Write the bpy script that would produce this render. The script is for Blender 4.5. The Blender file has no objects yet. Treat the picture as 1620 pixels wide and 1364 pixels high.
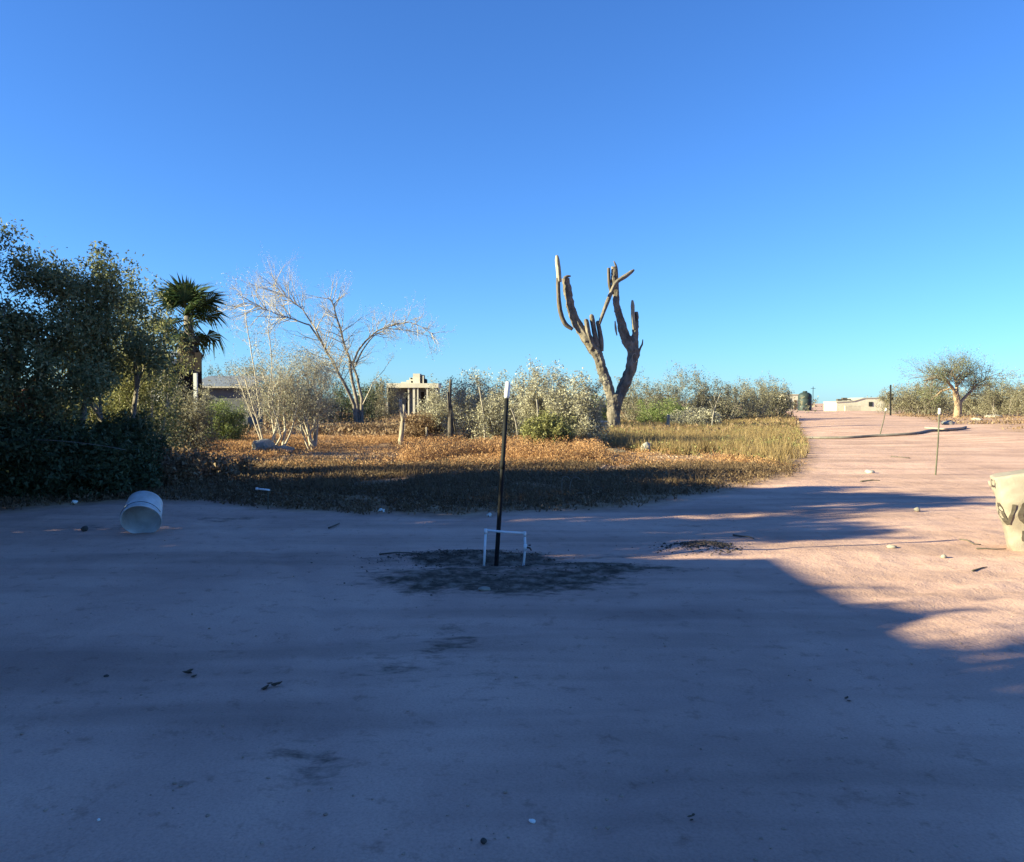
import bpy, bmesh, math, random
import numpy as np
from mathutils import Vector, Matrix, noise as mnoise

SC = bpy.context.scene
COL = SC.collection
R = math.radians

# ------------------------------------------------------------------ camera
FPX, CX, CY, HZ, CAMH = 1271.0, 810.0, 682.0, 638.0, 1.6
PITCH = -math.atan((CY - HZ) / FPX)
cam_d = bpy.data.cameras.new('camera')
cam = bpy.data.objects.new('camera', cam_d)
COL.objects.link(cam)
cam.location = (0, 0, CAMH)
cam.rotation_euler = (R(90) + PITCH, 0, 0)
cam_d.sensor_width = 36.0
cam_d.lens = 36.0 * FPX / 1620.0
cam_d.clip_start = 0.05
cam_d.clip_end = 6000
SC.camera = cam

# ------------------------------------------------------------------ light
SUN_EL, SUN_AZ = R(18.5), R(14.0)          # shadows run to +X, SUN_AZ away from the viewer
ldir = Vector((math.cos(SUN_EL) * math.cos(SUN_AZ), math.cos(SUN_EL) * math.sin(SUN_AZ), -math.sin(SUN_EL)))
sun_d = bpy.data.lights.new('sun', 'SUN')
sun_d.energy = 4.75
sun_d.angle = R(0.5)
sun_d.color = (1.0, 0.955, 0.575)
sun = bpy.data.objects.new('sun', sun_d)
COL.objects.link(sun)
sun.rotation_euler = ldir.to_track_quat('-Z', 'Y').to_euler()
sun.location = (-40, -5, 20)

W = bpy.data.worlds.new('World')
SC.world = W
W.use_nodes = True
wn = W.node_tree
sky = wn.nodes.new('ShaderNodeTexSky')
sky.sky_type = 'NISHITA'
sky.sun_disc = False
sky.sun_elevation = SUN_EL
sky.sun_rotation = math.atan2(-ldir.x, -ldir.y)
sky.air_density = 1.0
sky.dust_density = 0.15
sky.ozone_density = 3.0
hs = wn.nodes.new('ShaderNodeHueSaturation')
hs.inputs['Saturation'].default_value = 1.0
wb = wn.nodes.new('ShaderNodeMix')          # camera white balance of the clear sky
wb.data_type = 'RGBA'
wb.blend_type = 'MULTIPLY'
wb.inputs[0].default_value = 1.0
wb.inputs[7].default_value = (0.41, 0.74, 1.22, 1)
wn.links.new(sky.outputs[0], wb.inputs[6])
wn.links.new(wb.outputs[2], hs.inputs['Color'])
bg = wn.nodes['Background']
bg.inputs['Strength'].default_value = 0.055
wn.links.new(hs.outputs[0], bg.inputs['Color'])

SC.view_settings.view_transform = 'Standard'
SC.view_settings.look = 'None'
SC.view_settings.gamma = 1.0
SC.view_settings.use_curve_mapping = False
SC.view_settings.exposure = 1.9
SC.cycles.max_bounces = 4
SC.cycles.diffuse_bounces = 3
SC.cycles.glossy_bounces = 1
SC.cycles.transmission_bounces = 2
SC.cycles.caustics_reflective = False
SC.cycles.caustics_refractive = False

# ------------------------------------------------------------------ helpers
def ray(px, py):
    u, v = (px - CX) / FPX, -(py - CY) / FPX
    c, s = math.cos(PITCH), math.sin(PITCH)
    return Vector((u, c - s * v, s + c * v))
def P(px, py, d):
    r = ray(px, py)
    t = d / r.y
    return Vector((r.x * t, d, CAMH + r.z * t))
def G(px, py):
    r = ray(px, py)
    t = -CAMH / r.z
    return Vector((r.x * t, r.y * t, 0))
def gx(px, d):
    return (px - CX) / FPX * d
def sstep(a, b, x):
    t = min(1, max(0, (x - a) / (b - a)))
    return t * t * (3 - 2 * t)

def blob(x, y, cx, cy, rx, ry, rot=0.0):
    dx, dy = x - cx, y - cy
    c, s = math.cos(rot), math.sin(rot)
    a, b = (dx * c + dy * s) / rx, (-dx * s + dy * c) / ry
    return math.exp(-(a * a + b * b))

def terrain(x, y):
    """smooth ground height in metres"""
    h = 0.0
    r = math.hypot(x, y)
    if r < 260:
        h += 0.035 * mnoise.noise((x * 0.25, y * 0.25, 3.1))
        h += 0.012 * mnoise.noise((x * 1.1, y * 1.1, 7.7))
    h += 0.45 * sstep(13, 24, x) * sstep(20, 40, y) * (0.7 + 0.5 * mnoise.noise((x * 0.1, y * 0.1, 1.0)))
    # low dug heap round the pole and the litter heap beside the sunlit patch
    h += 0.055 * blob(x, y, -0.55, 8.35, 0.55, 0.30) + 0.03 * blob(x, y, 0.55, 7.75, 0.55, 0.16)
    h -= 0.05 * blob(x, y, 0.05, 7.98, 0.35, 0.14)
    h += 0.07 * blob(x, y, 2.1, 8.72, 0.34, 0.26)
    # sand drifted against the foot of the sack
    h += 0.05 * blob(x, y, 5.85, 8.45, 0.5, 0.25)
    return h
def gz(x, y):
    return terrain(x, y)
def on_ground(px, py):
    v = G(px, py)
    v.z = gz(v.x, v.y)
    return v

def link(o, parent=None):
    COL.objects.link(o)
    if parent is not None:
        o.parent = parent
    return o
def tag(o, label, cat, group=None):
    o['label'] = label
    o['category'] = cat
    if group:
        o['group'] = group
    return o
def thing(name, label, cat, loc=(0, 0, 0), rz=0.0, group=None):
    o = bpy.data.objects.new(name, None)
    o.empty_display_size = 0.2
    o.location = loc
    o.rotation_euler = (0, 0, rz)
    link(o)
    return tag(o, label, cat, group)
def mesh_obj(name, verts, faces, mat, parent=None, smooth=False, loc=None):
    me = bpy.data.meshes.new(name)
    me.from_pydata([tuple(v) for v in verts], [], faces)
    me.validate()
    me.update()
    me.materials.append(mat)
    if smooth:
        me.polygons.foreach_set('use_smooth', [True] * len(me.polygons))
    o = bpy.data.objects.new(name, me)
    if loc is not None:
        o.location = loc
    return link(o, parent)
def np_mesh(name, V, F, mat, parent=None, smooth=False, tint=None):
    """V (n,3) float, F (m,k) int with constant k"""
    me = bpy.data.meshes.new(name)
    V = np.asarray(V, dtype=np.float32)
    F = np.asarray(F, dtype=np.int32)
    m, k = F.shape
    me.vertices.add(len(V))
    me.vertices.foreach_set('co', V.ravel())
    me.loops.add(m * k)
    me.loops.foreach_set('vertex_index', F.ravel())
    me.polygons.add(m)
    me.polygons.foreach_set('loop_start', np.arange(0, m * k, k, dtype=np.int32))
    me.polygons.foreach_set('loop_total', np.full(m, k, dtype=np.int32))
    if smooth:
        me.polygons.foreach_set('use_smooth', np.ones(m, dtype=bool))
    if tint is not None:
        a = me.attributes.new('tint', 'FLOAT', 'FACE')
        a.data.foreach_set('value', np.asarray(tint, dtype=np.float32))
    me.update(calc_edges=True)
    me.materials.append(mat)
    o = bpy.data.objects.new(name, me)
    return link(o, parent)

def copy_tree(o, parent=None):
    c = o.copy()
    COL.objects.link(c)
    c.parent = parent
    for ch in list(o.children):
        copy_tree(ch, c)
    return c

# ------------------------------------------------------------------ materials
def new_mat(name):
    m = bpy.data.materials.new(name)
    m.use_nodes = True
    return m, m.node_tree, m.node_tree.nodes['Principled BSDF']
def surf(name, c1, c2=None, scale=6.0, rough=0.85, bump=0.0, bscale=30.0, metallic=0.0, spec=0.3, detail=6.0, stretch=None, bdist=0.02):
    m, nt, b = new_mat(name)
    b.inputs['Roughness'].default_value = rough
    b.inputs['Metallic'].default_value = metallic
    b.inputs['Specular IOR Level'].default_value = spec
    c2 = c2 or tuple(v * 0.7 for v in c1)
    tc = nt.nodes.new('ShaderNodeTexCoord')
    src = tc.outputs['Object']
    if stretch:
        mp = nt.nodes.new('ShaderNodeMapping')
        mp.inputs['Scale'].default_value = stretch
        nt.links.new(src, mp.inputs['Vector'])
        src = mp.outputs[0]
    n = nt.nodes.new('ShaderNodeTexNoise')
    n.inputs['Scale'].default_value = scale
    n.inputs['Detail'].default_value = min(detail, 4)
    n.inputs['Roughness'].default_value = 0.65
    nt.links.new(src, n.inputs['Vector'])
    cr = nt.nodes.new('ShaderNodeValToRGB')
    cr.color_ramp.elements[0].position = 0.32
    cr.color_ramp.elements[1].position = 0.68
    cr.color_ramp.elements[0].color = (*c2, 1)
    cr.color_ramp.elements[1].color = (*c1, 1)
    nt.links.new(n.outputs['Fac'], cr.inputs['Fac'])
    nt.links.new(cr.outputs[0], b.inputs['Base Color'])
    if bump:
        n2 = nt.nodes.new('ShaderNodeTexNoise')
        n2.inputs['Scale'].default_value = bscale
        n2.inputs['Detail'].default_value = 3
        nt.links.new(src, n2.inputs['Vector'])
        bp = nt.nodes.new('ShaderNodeBump')
        bp.inputs['Strength'].default_value = bump
        bp.inputs['Distance'].default_value = bdist
        nt.links.new(n2.outputs['Fac'], bp.inputs['Height'])
        nt.links.new(bp.outputs[0], b.inputs['Normal'])
    return m
def leafmat(name, cols, trans=0.25, rough=0.6):
    """cols: list of colours picked leaf by leaf through the face attribute 'tint'"""
    m, nt, b = new_mat(name)
    at = nt.nodes.new('ShaderNodeAttribute')
    at.attribute_name = 'tint'
    cr = nt.nodes.new('ShaderNodeValToRGB')
    els = cr.color_ramp.elements
    while len(els) < len(cols):
        els.new(0.5)
    for i, c in enumerate(cols):
        els[i].position = i / (len(cols) - 1)
        els[i].color = (*c, 1)
    nt.links.new(at.outputs['Fac'], cr.inputs['Fac'])
    nt.links.new(cr.outputs[0], b.inputs['Base Color'])
    b.inputs['Roughness'].default_value = rough
    b.inputs['Specular IOR Level'].default_value = 0.25
    if trans:
        tr = nt.nodes.new('ShaderNodeBsdfTranslucent')
        nt.links.new(cr.outputs[0], tr.inputs['Color'])
        mx = nt.nodes.new('ShaderNodeMixShader')
        mx.inputs['Fac'].default_value = trans
        out = nt.nodes['Material Output']
        nt.links.new(b.outputs[0], mx.inputs[1])
        nt.links.new(tr.outputs[0], mx.inputs[2])
        nt.links.new(mx.outputs[0], out.inputs['Surface'])
    return m

M = {}
M['bark_grey'] = surf('bark_grey', (0.34, 0.30, 0.26), (0.17, 0.14, 0.12), 9, 0.9)
M['bark_pale'] = surf('bark_pale', (0.50, 0.43, 0.36), (0.27, 0.22, 0.18), 9, 0.9)
M['bark_dark'] = surf('bark_dark', (0.12, 0.10, 0.085), (0.05, 0.04, 0.035), 9, 0.95)
M['bark_mid'] = surf('bark_mid', (0.24, 0.20, 0.175), (0.09, 0.075, 0.065), 6, .92)
M['bark_warm'] = surf('bark_warm', (0.38, 0.27, 0.18), (0.22, 0.15, 0.105), 4, 0.9, 0.5, 20)
M['wood_post'] = surf('wood_post', (0.46, 0.38, 0.30), (0.20, 0.16, 0.13), 10, 0.9, 0.6, 40, stretch=(1, 1, 0.2))
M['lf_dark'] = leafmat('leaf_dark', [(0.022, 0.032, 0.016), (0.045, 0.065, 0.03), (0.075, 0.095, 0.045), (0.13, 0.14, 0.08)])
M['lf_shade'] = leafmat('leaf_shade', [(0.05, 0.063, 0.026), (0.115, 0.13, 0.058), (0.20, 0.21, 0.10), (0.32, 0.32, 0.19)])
M['lf_olive'] = leafmat('leaf_olive', [(0.07, 0.08, 0.03), (0.16, 0.16, 0.06), (0.28, 0.26, 0.10), (0.36, 0.32, 0.17)])
M['lf_grey'] = leafmat('leaf_grey', [(0.12, 0.105, 0.07), (0.27, 0.24, 0.17), (0.43, 0.39, 0.295), (0.62, 0.57, 0.45)])
M['lf_green'] = leafmat('leaf_green', [(0.06, 0.09, 0.025), (0.12, 0.16, 0.045), (0.20, 0.23, 0.08), (0.28, 0.28, 0.13)])
M['lf_scrub'] = leafmat('leaf_scrub', [(0.085, 0.077, 0.05), (0.16, 0.143, 0.096), (0.24, 0.212, 0.148), (0.34, 0.30, 0.215)])
M['lf_red'] = leafmat('leaf_red', [(0.10, 0.02, 0.015), (0.22, 0.045, 0.03), (0.30, 0.09, 0.05), (0.10, 0.08, 0.03)])
M['lf_rust'] = leafmat('leaf_rust', [(0.16, 0.080, 0.038), (0.34, 0.172, 0.078), (0.46, 0.255, 0.122), (0.53, 0.345, 0.195)])
M['lf_straw'] = leafmat('leaf_straw', [(0.12, 0.08, 0.036), (0.22, 0.148, 0.066), (0.31, 0.212, 0.10), (0.38, 0.275, 0.16)])
M['lf_brown'] = leafmat('leaf_brown', [(0.10, 0.06, 0.035), (0.19, 0.115, 0.065), (0.28, 0.18, 0.11), (0.36, 0.27, 0.18)])
M['lf_palm'] = leafmat('leaf_palm', [(0.02, 0.035, 0.012), (0.035, 0.06, 0.02), (0.06, 0.085, 0.03), (0.12, 0.12, 0.06)])
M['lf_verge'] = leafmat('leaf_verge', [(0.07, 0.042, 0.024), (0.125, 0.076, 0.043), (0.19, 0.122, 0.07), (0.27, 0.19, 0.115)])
M['palm_dead'] = leafmat('palm_dead', [(0.05, 0.035, 0.022), (0.09, 0.066, 0.042), (0.14, 0.11, 0.07)])

# ground: dusty sand, red-brown field soil and dark dug earth, chosen by masks that are painted where those soils lie
def ground_mat():
    m, nt, b = new_mat('dusty_ground')
    L = nt.links
    tc = nt.nodes.new('ShaderNodeTexCoord')
    def noise(scale, detail=6, rough=0.6, stretch=None):
        n = nt.nodes.new('ShaderNodeTexNoise')
        n.noise_dimensions = '2D'
        n.inputs['Scale'].default_value = scale
        n.inputs['Detail'].default_value = detail
        n.inputs['Roughness'].default_value = rough
        if stretch:
            mp = nt.nodes.new('ShaderNodeMapping')
            mp.inputs['Scale'].default_value = stretch
            L.new(tc.outputs['Object'], mp.inputs['Vector'])
            L.new(mp.outputs[0], n.inputs['Vector'])
        else:
            L.new(tc.outputs['Object'], n.inputs['Vector'])
        return n.outputs['Fac']
    def ramp(fac, stops):
        cr = nt.nodes.new('ShaderNodeValToRGB')
        e = cr.color_ramp.elements
        while len(e) < len(stops):
            e.new(0.5)
        for i, (p, c) in enumerate(stops):
            e[i].position = p
            e[i].color = (*c, 1)
        L.new(fac, cr.inputs['Fac'])
        return cr.outputs[0]
    def mix(fac, a, bb, mode='MIX'):
        mx = nt.nodes.new('ShaderNodeMix')
        mx.data_type = 'RGBA'
        mx.blend_type = mode
        if isinstance(fac, float):
            mx.inputs[0].default_value = fac
        else:
            L.new(fac, mx.inputs[0])
        L.new(a, mx.inputs[6])
        L.new(bb, mx.inputs[7])
        return mx.outputs[2]
    def attr(n):
        a = nt.nodes.new('ShaderNodeAttribute')
        a.attribute_name = n
        return a.outputs['Fac']
    sand = ramp(noise(0.55, 4, 0.6), [(0.30, (0.46, 0.282, 0.228)), (0.5, (0.55, 0.338, 0.270)), (0.70, (0.60, 0.378, 0.303))])
    spots = ramp(noise(5.5, 4, 0.75), [(0.24, (0.70, 0.68, 0.66)), (0.42, (1, 1, 1)), (0.62, (1, 1, 1)), (0.80, (1.08, 1.08, 1.08))])
    sand = mix(1.0, sand, spots, 'MULTIPLY')
    grain = ramp(noise(70, 1, 0.8), [(0.25, (0.88, 0.88, 0.88)), (0.5, (1, 1, 1)), (0.75, (1.06, 1.06, 1.06))])
    sand = mix(1.0, sand, grain, 'MULTIPLY')
    wheel = ramp(noise(0.9, 3, 0.6, (0.18, 1.6, 1)), [(0.36, (0.80, 0.80, 0.80)), (0.55, (1, 1, 1)), (0.75, (1.06, 1.06, 1.06))])
    sand = mix(1.0, sand, wheel, 'MULTIPLY')
    field = ramp(noise(2.2, 4, 0.7), [(0.30, (0.15, 0.085, 0.05)), (0.5, (0.30, 0.175, 0.10)), (0.72, (0.42, 0.27, 0.165))])
    dug = ramp(noise(7.0, 3, 0.7), [(0.30, (0.05, 0.034, 0.025)), (0.50, (0.115, 0.078, 0.058)), (0.68, (0.24, 0.172, 0.135))])
    c = mix(attr('field'), sand, field)
    ad = nt.nodes.new('ShaderNodeMath'); ad.operation = 'MULTIPLY_ADD'
    L.new(noise(4.5, 4, 0.75, (0.7, 1.5, 1)), ad.inputs[0]); ad.inputs[1].default_value = 2.2; ad.inputs[2].default_value = -1.08
    ad2 = nt.nodes.new('ShaderNodeMath'); ad2.operation = 'ADD'
    L.new(ad.outputs[0], ad2.inputs[0]); L.new(attr('stain'), ad2.inputs[1])
    mr = nt.nodes.new('ShaderNodeMapRange'); mr.interpolation_type = 'SMOOTHSTEP'
    mr.inputs[1].default_value = 0.34; mr.inputs[2].default_value = 1.25
    L.new(ad2.outputs[0], mr.inputs[0])
    c = mix(mr.outputs[0], c, dug)
    L.new(c, b.inputs['Base Color'])
    b.inputs['Roughness'].default_value = 0.95
    b.inputs['Specular IOR Level'].default_value = 0.12
    b1 = nt.nodes.new('ShaderNodeBump')
    b1.inputs['Strength'].default_value = 0.55
    b1.inputs['Distance'].default_value = 0.03
    L.new(noise(3.2, 4, 0.62), b1.inputs['Height'])
    b2 = nt.nodes.new('ShaderNodeBump')
    b2.inputs['Strength'].default_value = 0.55
    b2.inputs['Distance'].default_value = 0.008
    L.new(noise(38, 2, 0.7), b2.inputs['Height'])
    vo = nt.nodes.new('ShaderNodeTexVoronoi')
    vo.voronoi_dimensions = '2D'
    vo.feature = 'F1'
    vo.inputs['Scale'].default_value = 2.6
    L.new(tc.outputs['Object'], vo.inputs['Vector'])
    b3 = nt.nodes.new('ShaderNodeBump')
    b3.inputs['Strength'].default_value = 0.15
    b3.inputs['Distance'].default_value = 0.05
    L.new(vo.outputs['Distance'], b3.inputs['Height'])
    L.new(b1.outputs[0], b3.inputs['Normal'])
    L.new(b3.outputs[0], b2.inputs['Normal'])
    L.new(b2.outputs[0], b.inputs['Normal'])
    return m
M['ground'] = ground_mat()

# ------------------------------------------------------------------ ground
def poly_from_px(pts):
    return np.array([[G(*p).x, G(*p).y] for p in pts])
FIELD = np.vstack([poly_from_px([(-260, 845), (0, 812), (200, 792), (330, 795), (430, 806), (600, 815), (760, 814), (860, 810),
                                 (1000, 801), (1100, 784), (1190, 768), (1262, 752), (1280, 725), (1276, 700), (1262, 676), (1250, 663)]),
                   np.array([[60, 260], [-400, 260], [-400, 20]])])
TALL = np.vstack([poly_from_px([(905, 706), (1000, 716), (1090, 722), (1190, 730), (1268, 744), (1279, 722), (1273, 700), (1258, 676), (1246, 668), (1130, 666), (1000, 668), (930, 672)])])
BANK = np.vstack([poly_from_px([(1420, 664), (1500, 676), (1560, 682), (1640, 700), (1640, 655), (1430, 655)])])
def inside(poly, x, y):
    x = np.asarray(x); y = np.asarray(y)
    r = np.zeros(x.shape, bool)
    n = len(poly)
    j = n - 1
    for i in range(n):
        xi, yi = poly[i]; xj, yj = poly[j]
        c = ((yi > y) != (yj > y)) & (x < (xj - xi) * (y - yi) / (yj - yi + 1e-12) + xi)
        r ^= c
        j = i
    return r

def axis(core0, core1, step, lo, hi, g):
    a = list(np.arange(core0, core1, step))
    s, v = step, a[-1]
    while v < hi:
        s *= g
        v += s
        a.append(v)
    s, v = step, a[0]
    while v > lo:
        s *= g
        v -= s
        a.insert(0, v)
    return np.array(a)
RUTS = [(-3.0, 19.5, 14.2, .11), (-3.0, 19.5, 15.7, .11), (9.5, -2.5, 9.2, .10), (9.5, -2.5, 10.7, .10), (-14, 2.0, 13.2, .11)]   # arcs left by turning wheels
def build_ground():
    xs = axis(-7, 7.5, 0.105, -2600, 2600, 1.06)
    ys = axis(1.8, 15.5, 0.105, -120, 3600, 1.05)
    nx, ny = len(xs), len(ys)
    X, Y = np.meshgrid(xs, ys)
    Z = np.zeros_like(X)
    ff = np.zeros_like(X)
    st = np.zeros_like(X)
    jx, jy = np.zeros_like(X), np.zeros_like(X)
    for i in range(ny):
        for j in range(nx):
            x, y = X[i, j], Y[i, j]
            if abs(x) > 300 or y > 300:
                continue
            h = terrain(x, y)
            near = -9 < x < 12 and 1 < y < 24
            if near:
                for (rx, ry, rr, wd) in RUTS:
                    dd = abs(math.hypot(x - rx, y - ry) - rr)
                    if dd < .5:
                        h += -.016 * math.exp(-(dd / wd) ** 2) + .007 * math.exp(-((dd - wd * 1.8) / (wd * .7)) ** 2)
                n = mnoise.fractal((x * 0.9, y * 1.3, 0.5), 1.0, 2.0, 4)
                h += 0.014 * n
                h += 0.010 * max(0, mnoise.noise((x * 3.1, y * 3.1, 9.5)) - 0.12)
                k = mnoise.noise((x * 1.7, y * 1.7, 2.2)) * 0.5 + mnoise.noise((x * 5, y * 5, 4.2)) * 0.35
                s = 0
                s = max(s, 1.9 * blob(x, y, -0.30, 8.2, 0.95, 0.42))
                s = max(s, 1.7 * blob(x, y, -0.60, 7.35, 0.75, 0.6, 0.2))
                s = max(s, 1.6 * blob(x, y, 0.25, 7.2, 0.85, 0.55))
                s = max(s, 1.9 * blob(x, y, 0.75, 7.72, 0.85, 0.16, -0.10))
                s = max(s, 0.55 * blob(x, y, -0.5, 5.0, 0.75, 1.0))
                s = max(s, 0.45 * blob(x, y, -0.95, 3.55, 0.5, 0.5))
                s = max(s, 1.5 * blob(x, y, 2.1, 8.72, 0.36, 0.20))
                s = max(s, 0.5 * blob(x, y, 1.3, 8.35, 0.9, 0.25))
                s = max(s, 0.55 * blob(x, y, 2.5, 10.4, 0.8, 0.2))
                s = max(s, 0.65 * blob(x, y, -3.9, 11.0, 0.9, 0.35))
                s = max(s, 0.6 * blob(x, y, -5.3, 10.3, 0.8, 0.25))
                s = max(s, 0.4 * blob(x, y, -1.9, 4.4, 0.5, 0.2))
                s *= 1 + 1.1 * k
                st[i, j] = min(1.5, max(0, 1.25 * (s - 0.12)))
                h += 0.015 * st[i, j] * mnoise.noise((x * 7, y * 7, 5.2))
            jx[i, j] = 0.5 * mnoise.noise((x * 0.6, y * 0.6, 11)) + 0.25 * mnoise.noise((x * 2.5, y * 2.5, 12))
            Z[i, j] = h
    inn = np.zeros_like(X)
    for k in range(9):      # soft edge
        a = k * 2 * math.pi / 9
        inn += inside(FIELD, X + jx + 0.3 * math.cos(a), Y + jx * 0.9 + 0.3 * math.sin(a))
    ff = inn / 9.0
    bk = inside(BANK, X + jx * 2, Y + jx * 3)
    ff = np.maximum(ff, 0.45 * bk)
    V = np.stack([X, Y, Z], -1).reshape(-1, 3)
    idx = np.arange(nx * ny).reshape(ny, nx)
    F = np.stack([idx[:-1, :-1], idx[:-1, 1:], idx[1:, 1:], idx[1:, :-1]], -1).reshape(-1, 4)
    o = np_mesh('ground', V, F, M['ground'], smooth=True)
    for n, arr in (('field', ff), ('stain', st)):
        a = o.data.attributes.new(n, 'FLOAT', 'POINT')
        a.data.foreach_set('value', arr.astype(np.float32).ravel())
    o['kind'] = 'structure'
    return o
build_ground()

# ------------------------------------------------------------------ plant building
class Skel:
    def __init__(s, seed):
        s.seg = []          # (p0, p1, r0, r1)
        s.tip = []          # (pos, dir, level)
        s.rng = random.Random(seed)
    def rvec(s):
        g = s.rng.gauss
        return Vector((g(0, 1), g(0, 1), g(0, 1))).normalized()
    def line(s, pts, r0, r1):
        n = len(pts) - 1
        for i in range(n):
            a, b = i / n, (i + 1) / n
            s.seg.append((pts[i], pts[i + 1], r0 + (r1 - r0) * a, r0 + (r1 - r0) * b))
    def grow(s, p, d, L, r, lev, mx, nch=3, ang=0.7, up=0.1, wig=0.25, shrink=0.62, nseg=4, droop=0.0, start=0.3):
        rng = s.rng
        d = d.normalized()
        q = p.copy()
        st = L / nseg
        for i in range(nseg):
            d = (d + s.rvec() * wig + Vector((0, 0, up - droop * i / nseg))).normalized()
            n = q + d * st
            ra, rb = r * (1 - 0.6 * i / nseg), r * (1 - 0.6 * (i + 1) / nseg)
            s.seg.append((q, n, ra, rb))
            q = n
            f = (i + 1) / nseg
            if lev >= mx - 1:
                s.tip.append((q, d, lev))
            if lev < mx and f >= start:
                k = nch / (nseg * (1 - start) + 0.5)
                c = int(k) + (1 if rng.random() < k - int(k) else 0)
                for _ in range(c):
                    w = s.rvec()
                    w = (w - d * w.dot(d))
                    if w.length < 1e-3:
                        continue
                    w.normalize()
                    a = ang * rng.uniform(0.6, 1.3)
                    nd = d * math.cos(a) + w * math.sin(a)
                    s.grow(q, nd, L * shrink * rng.uniform(0.7, 1.2), rb * 0.65, lev + 1, mx, nch, ang, up, wig, shrink, nseg, droop, start)
    def along(s, pts, n, L, r, mx, t0=0.3, **kw):
        """side twigs along a limb"""
        for _ in range(n):
            t = s.rng.uniform(t0, 1) * (len(pts) - 1)
            i = min(int(t), len(pts) - 2)
            p = pts[i].lerp(pts[i + 1], t - i)
            d = (pts[i + 1] - pts[i]).normalized()
            w = s.rvec()
            w = (w - d * w.dot(d)).normalized()
            s.grow(p, d * 0.6 + w * 0.8, L * s.rng.uniform(0.5, 1.2), r, 1, mx, **kw)

def tubes(seg, sides=4, ov=0.0):
    if not seg:
        return np.zeros((0, 3)), np.zeros((0, 4), int)
    p0 = np.array([q[0][:] for q in seg]); p1 = np.array([q[1][:] for q in seg])
    r0 = np.array([q[2] for q in seg]); r1 = np.array([q[3] for q in seg])
    d = p1 - p0
    L = np.linalg.norm(d, axis=1, keepdims=True) + 1e-9
    d = d / L
    if ov:
        p0 = p0 - d * (r0[:, None] * ov); p1 = p1 + d * (r1[:, None] * ov)
    ref = np.where(np.abs(d[:, 2:3]) > 0.9, np.array([[1.0, 0, 0]]), np.array([[0, 0, 1.0]]))
    u = np.cross(d, ref); u /= np.linalg.norm(u, axis=1, keepdims=True) + 1e-9
    v = np.cross(d, u)
    n = len(seg)
    V = np.zeros((n, 2 * sides, 3))
    for k in range(sides):
        a = 2 * math.pi * k / sides
        o = u * math.cos(a) + v * math.sin(a)
        V[:, k] = p0 + o * r0[:, None]
        V[:, sides + k] = p1 + o * r1[:, None]
    F = np.zeros((n, sides, 4), int)
    base = np.arange(n)[:, None] * 2 * sides
    for k in range(sides):
        k2 = (k + 1) % sides
        F[:, k] = base + np.array([[k, k2, sides + k2, sides + k]])
    return V.reshape(-1, 3), F.reshape(-1, 4)

def leaves(tips, per, size, spread, seed, flat=0.0, elong=1.8, tint_h=None):
    rg = np.random.default_rng(seed)
    T = np.array([t[0][:] for t in tips])
    if len(T) == 0:
        return np.zeros((0, 3)), np.zeros((0, 3), int), np.zeros(0)
    C = np.repeat(T, per, axis=0)
    n = len(C)
    C = C + rg.normal(0, spread, (n, 3))
    sz = size * rg.uniform(0.55, 1.35, n)
    a = rg.normal(0, 1, (n, 3)); a[:, 2] *= (1 - flat)
    a /= np.linalg.norm(a, axis=1, keepdims=True) + 1e-9
    b = rg.normal(0, 1, (n, 3))
    b -= a * np.sum(a * b, 1, keepdims=True)
    b /= np.linalg.norm(b, axis=1, keepdims=True) + 1e-9
    w = (sz / elong)[:, None]
    s2 = sz[:, None]
    V = np.stack([C - a * s2 * 0.4 + b * w * 0.5, C + a * s2 * 0.6, C - a * s2 * 0.4 - b * w * 0.5], 1)
    F = np.arange(n * 3).reshape(n, 3)
    clump = np.repeat(rg.uniform(0, 1, len(T)), per)
    t = np.clip(0.55 * clump + 0.45 * rg.uniform(0, 1, n), 0, 1)
    return V.reshape(-1, 3), F, t

def squash(sk, w, h, cx=None):
    """scale a skeleton to a wanted width and height"""
    A = np.array([q[1][:] for q in sk.seg])
    ex = np.percentile(np.hypot(A[:, 0], A[:, 1]), 96)
    ez = np.percentile(A[:, 2], 99)
    fx, fz = (w / 2) / ex, h / ez
    S = lambda v: Vector((v.x * fx, v.y * fx, v.z * fz))
    sk.seg = [(S(a), S(b), r0, r1) for a, b, r0, r1 in sk.seg]
    sk.tip = [(S(p), d, l) for p, d, l in sk.tip]

def plant(name, sk, bark, leaf, per, size, spread, seed, split=0.012, elong=1.8, crown='crown', trunk='trunk', flat=0.0, twig=None):
    """root Empty with trunk (limbs), crown (twigs and leaves as two meshes: branches child of trunk)"""
    root = bpy.data.objects.new(name, None)
    root.empty_display_size = 0.2
    link(root)
    thick = [q for q in sk.seg if q[2] >= split]
    thin = [q for q in sk.seg if q[2] < split]
    if thick:
        V, F = tubes(thick, 6, 0.3)
        st_ = np_mesh(trunk, V, F, bark, root, smooth=True)
        if trunk == 'stems':
            st_['kind'] = 'stuff'
    cr = None
    if per > 0:
        V, F, t = leaves(sk.tip, per, size, spread, seed, flat, elong)
        cr = np_mesh(crown, V, F, leaf, root, tint=t)
    if thin:
        V, F = tubes(thin, 3)
        tw = np_mesh('twigs' if cr else crown, V, F, twig or bark, cr if cr else root)
        if cr:
            tw['kind'] = 'stuff'
    return root
def place(root, x, y, label, cat, group=None, rz=0.0, s=1.0, sink=0.02):
    root.location = (x, y, gz(x, y) - sink)
    root.rotation_euler = (0, 0, rz)
    if s != 1.0:
        root.scale = (s, s, s)
    tag(root, label, cat, group)
    return root
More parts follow.
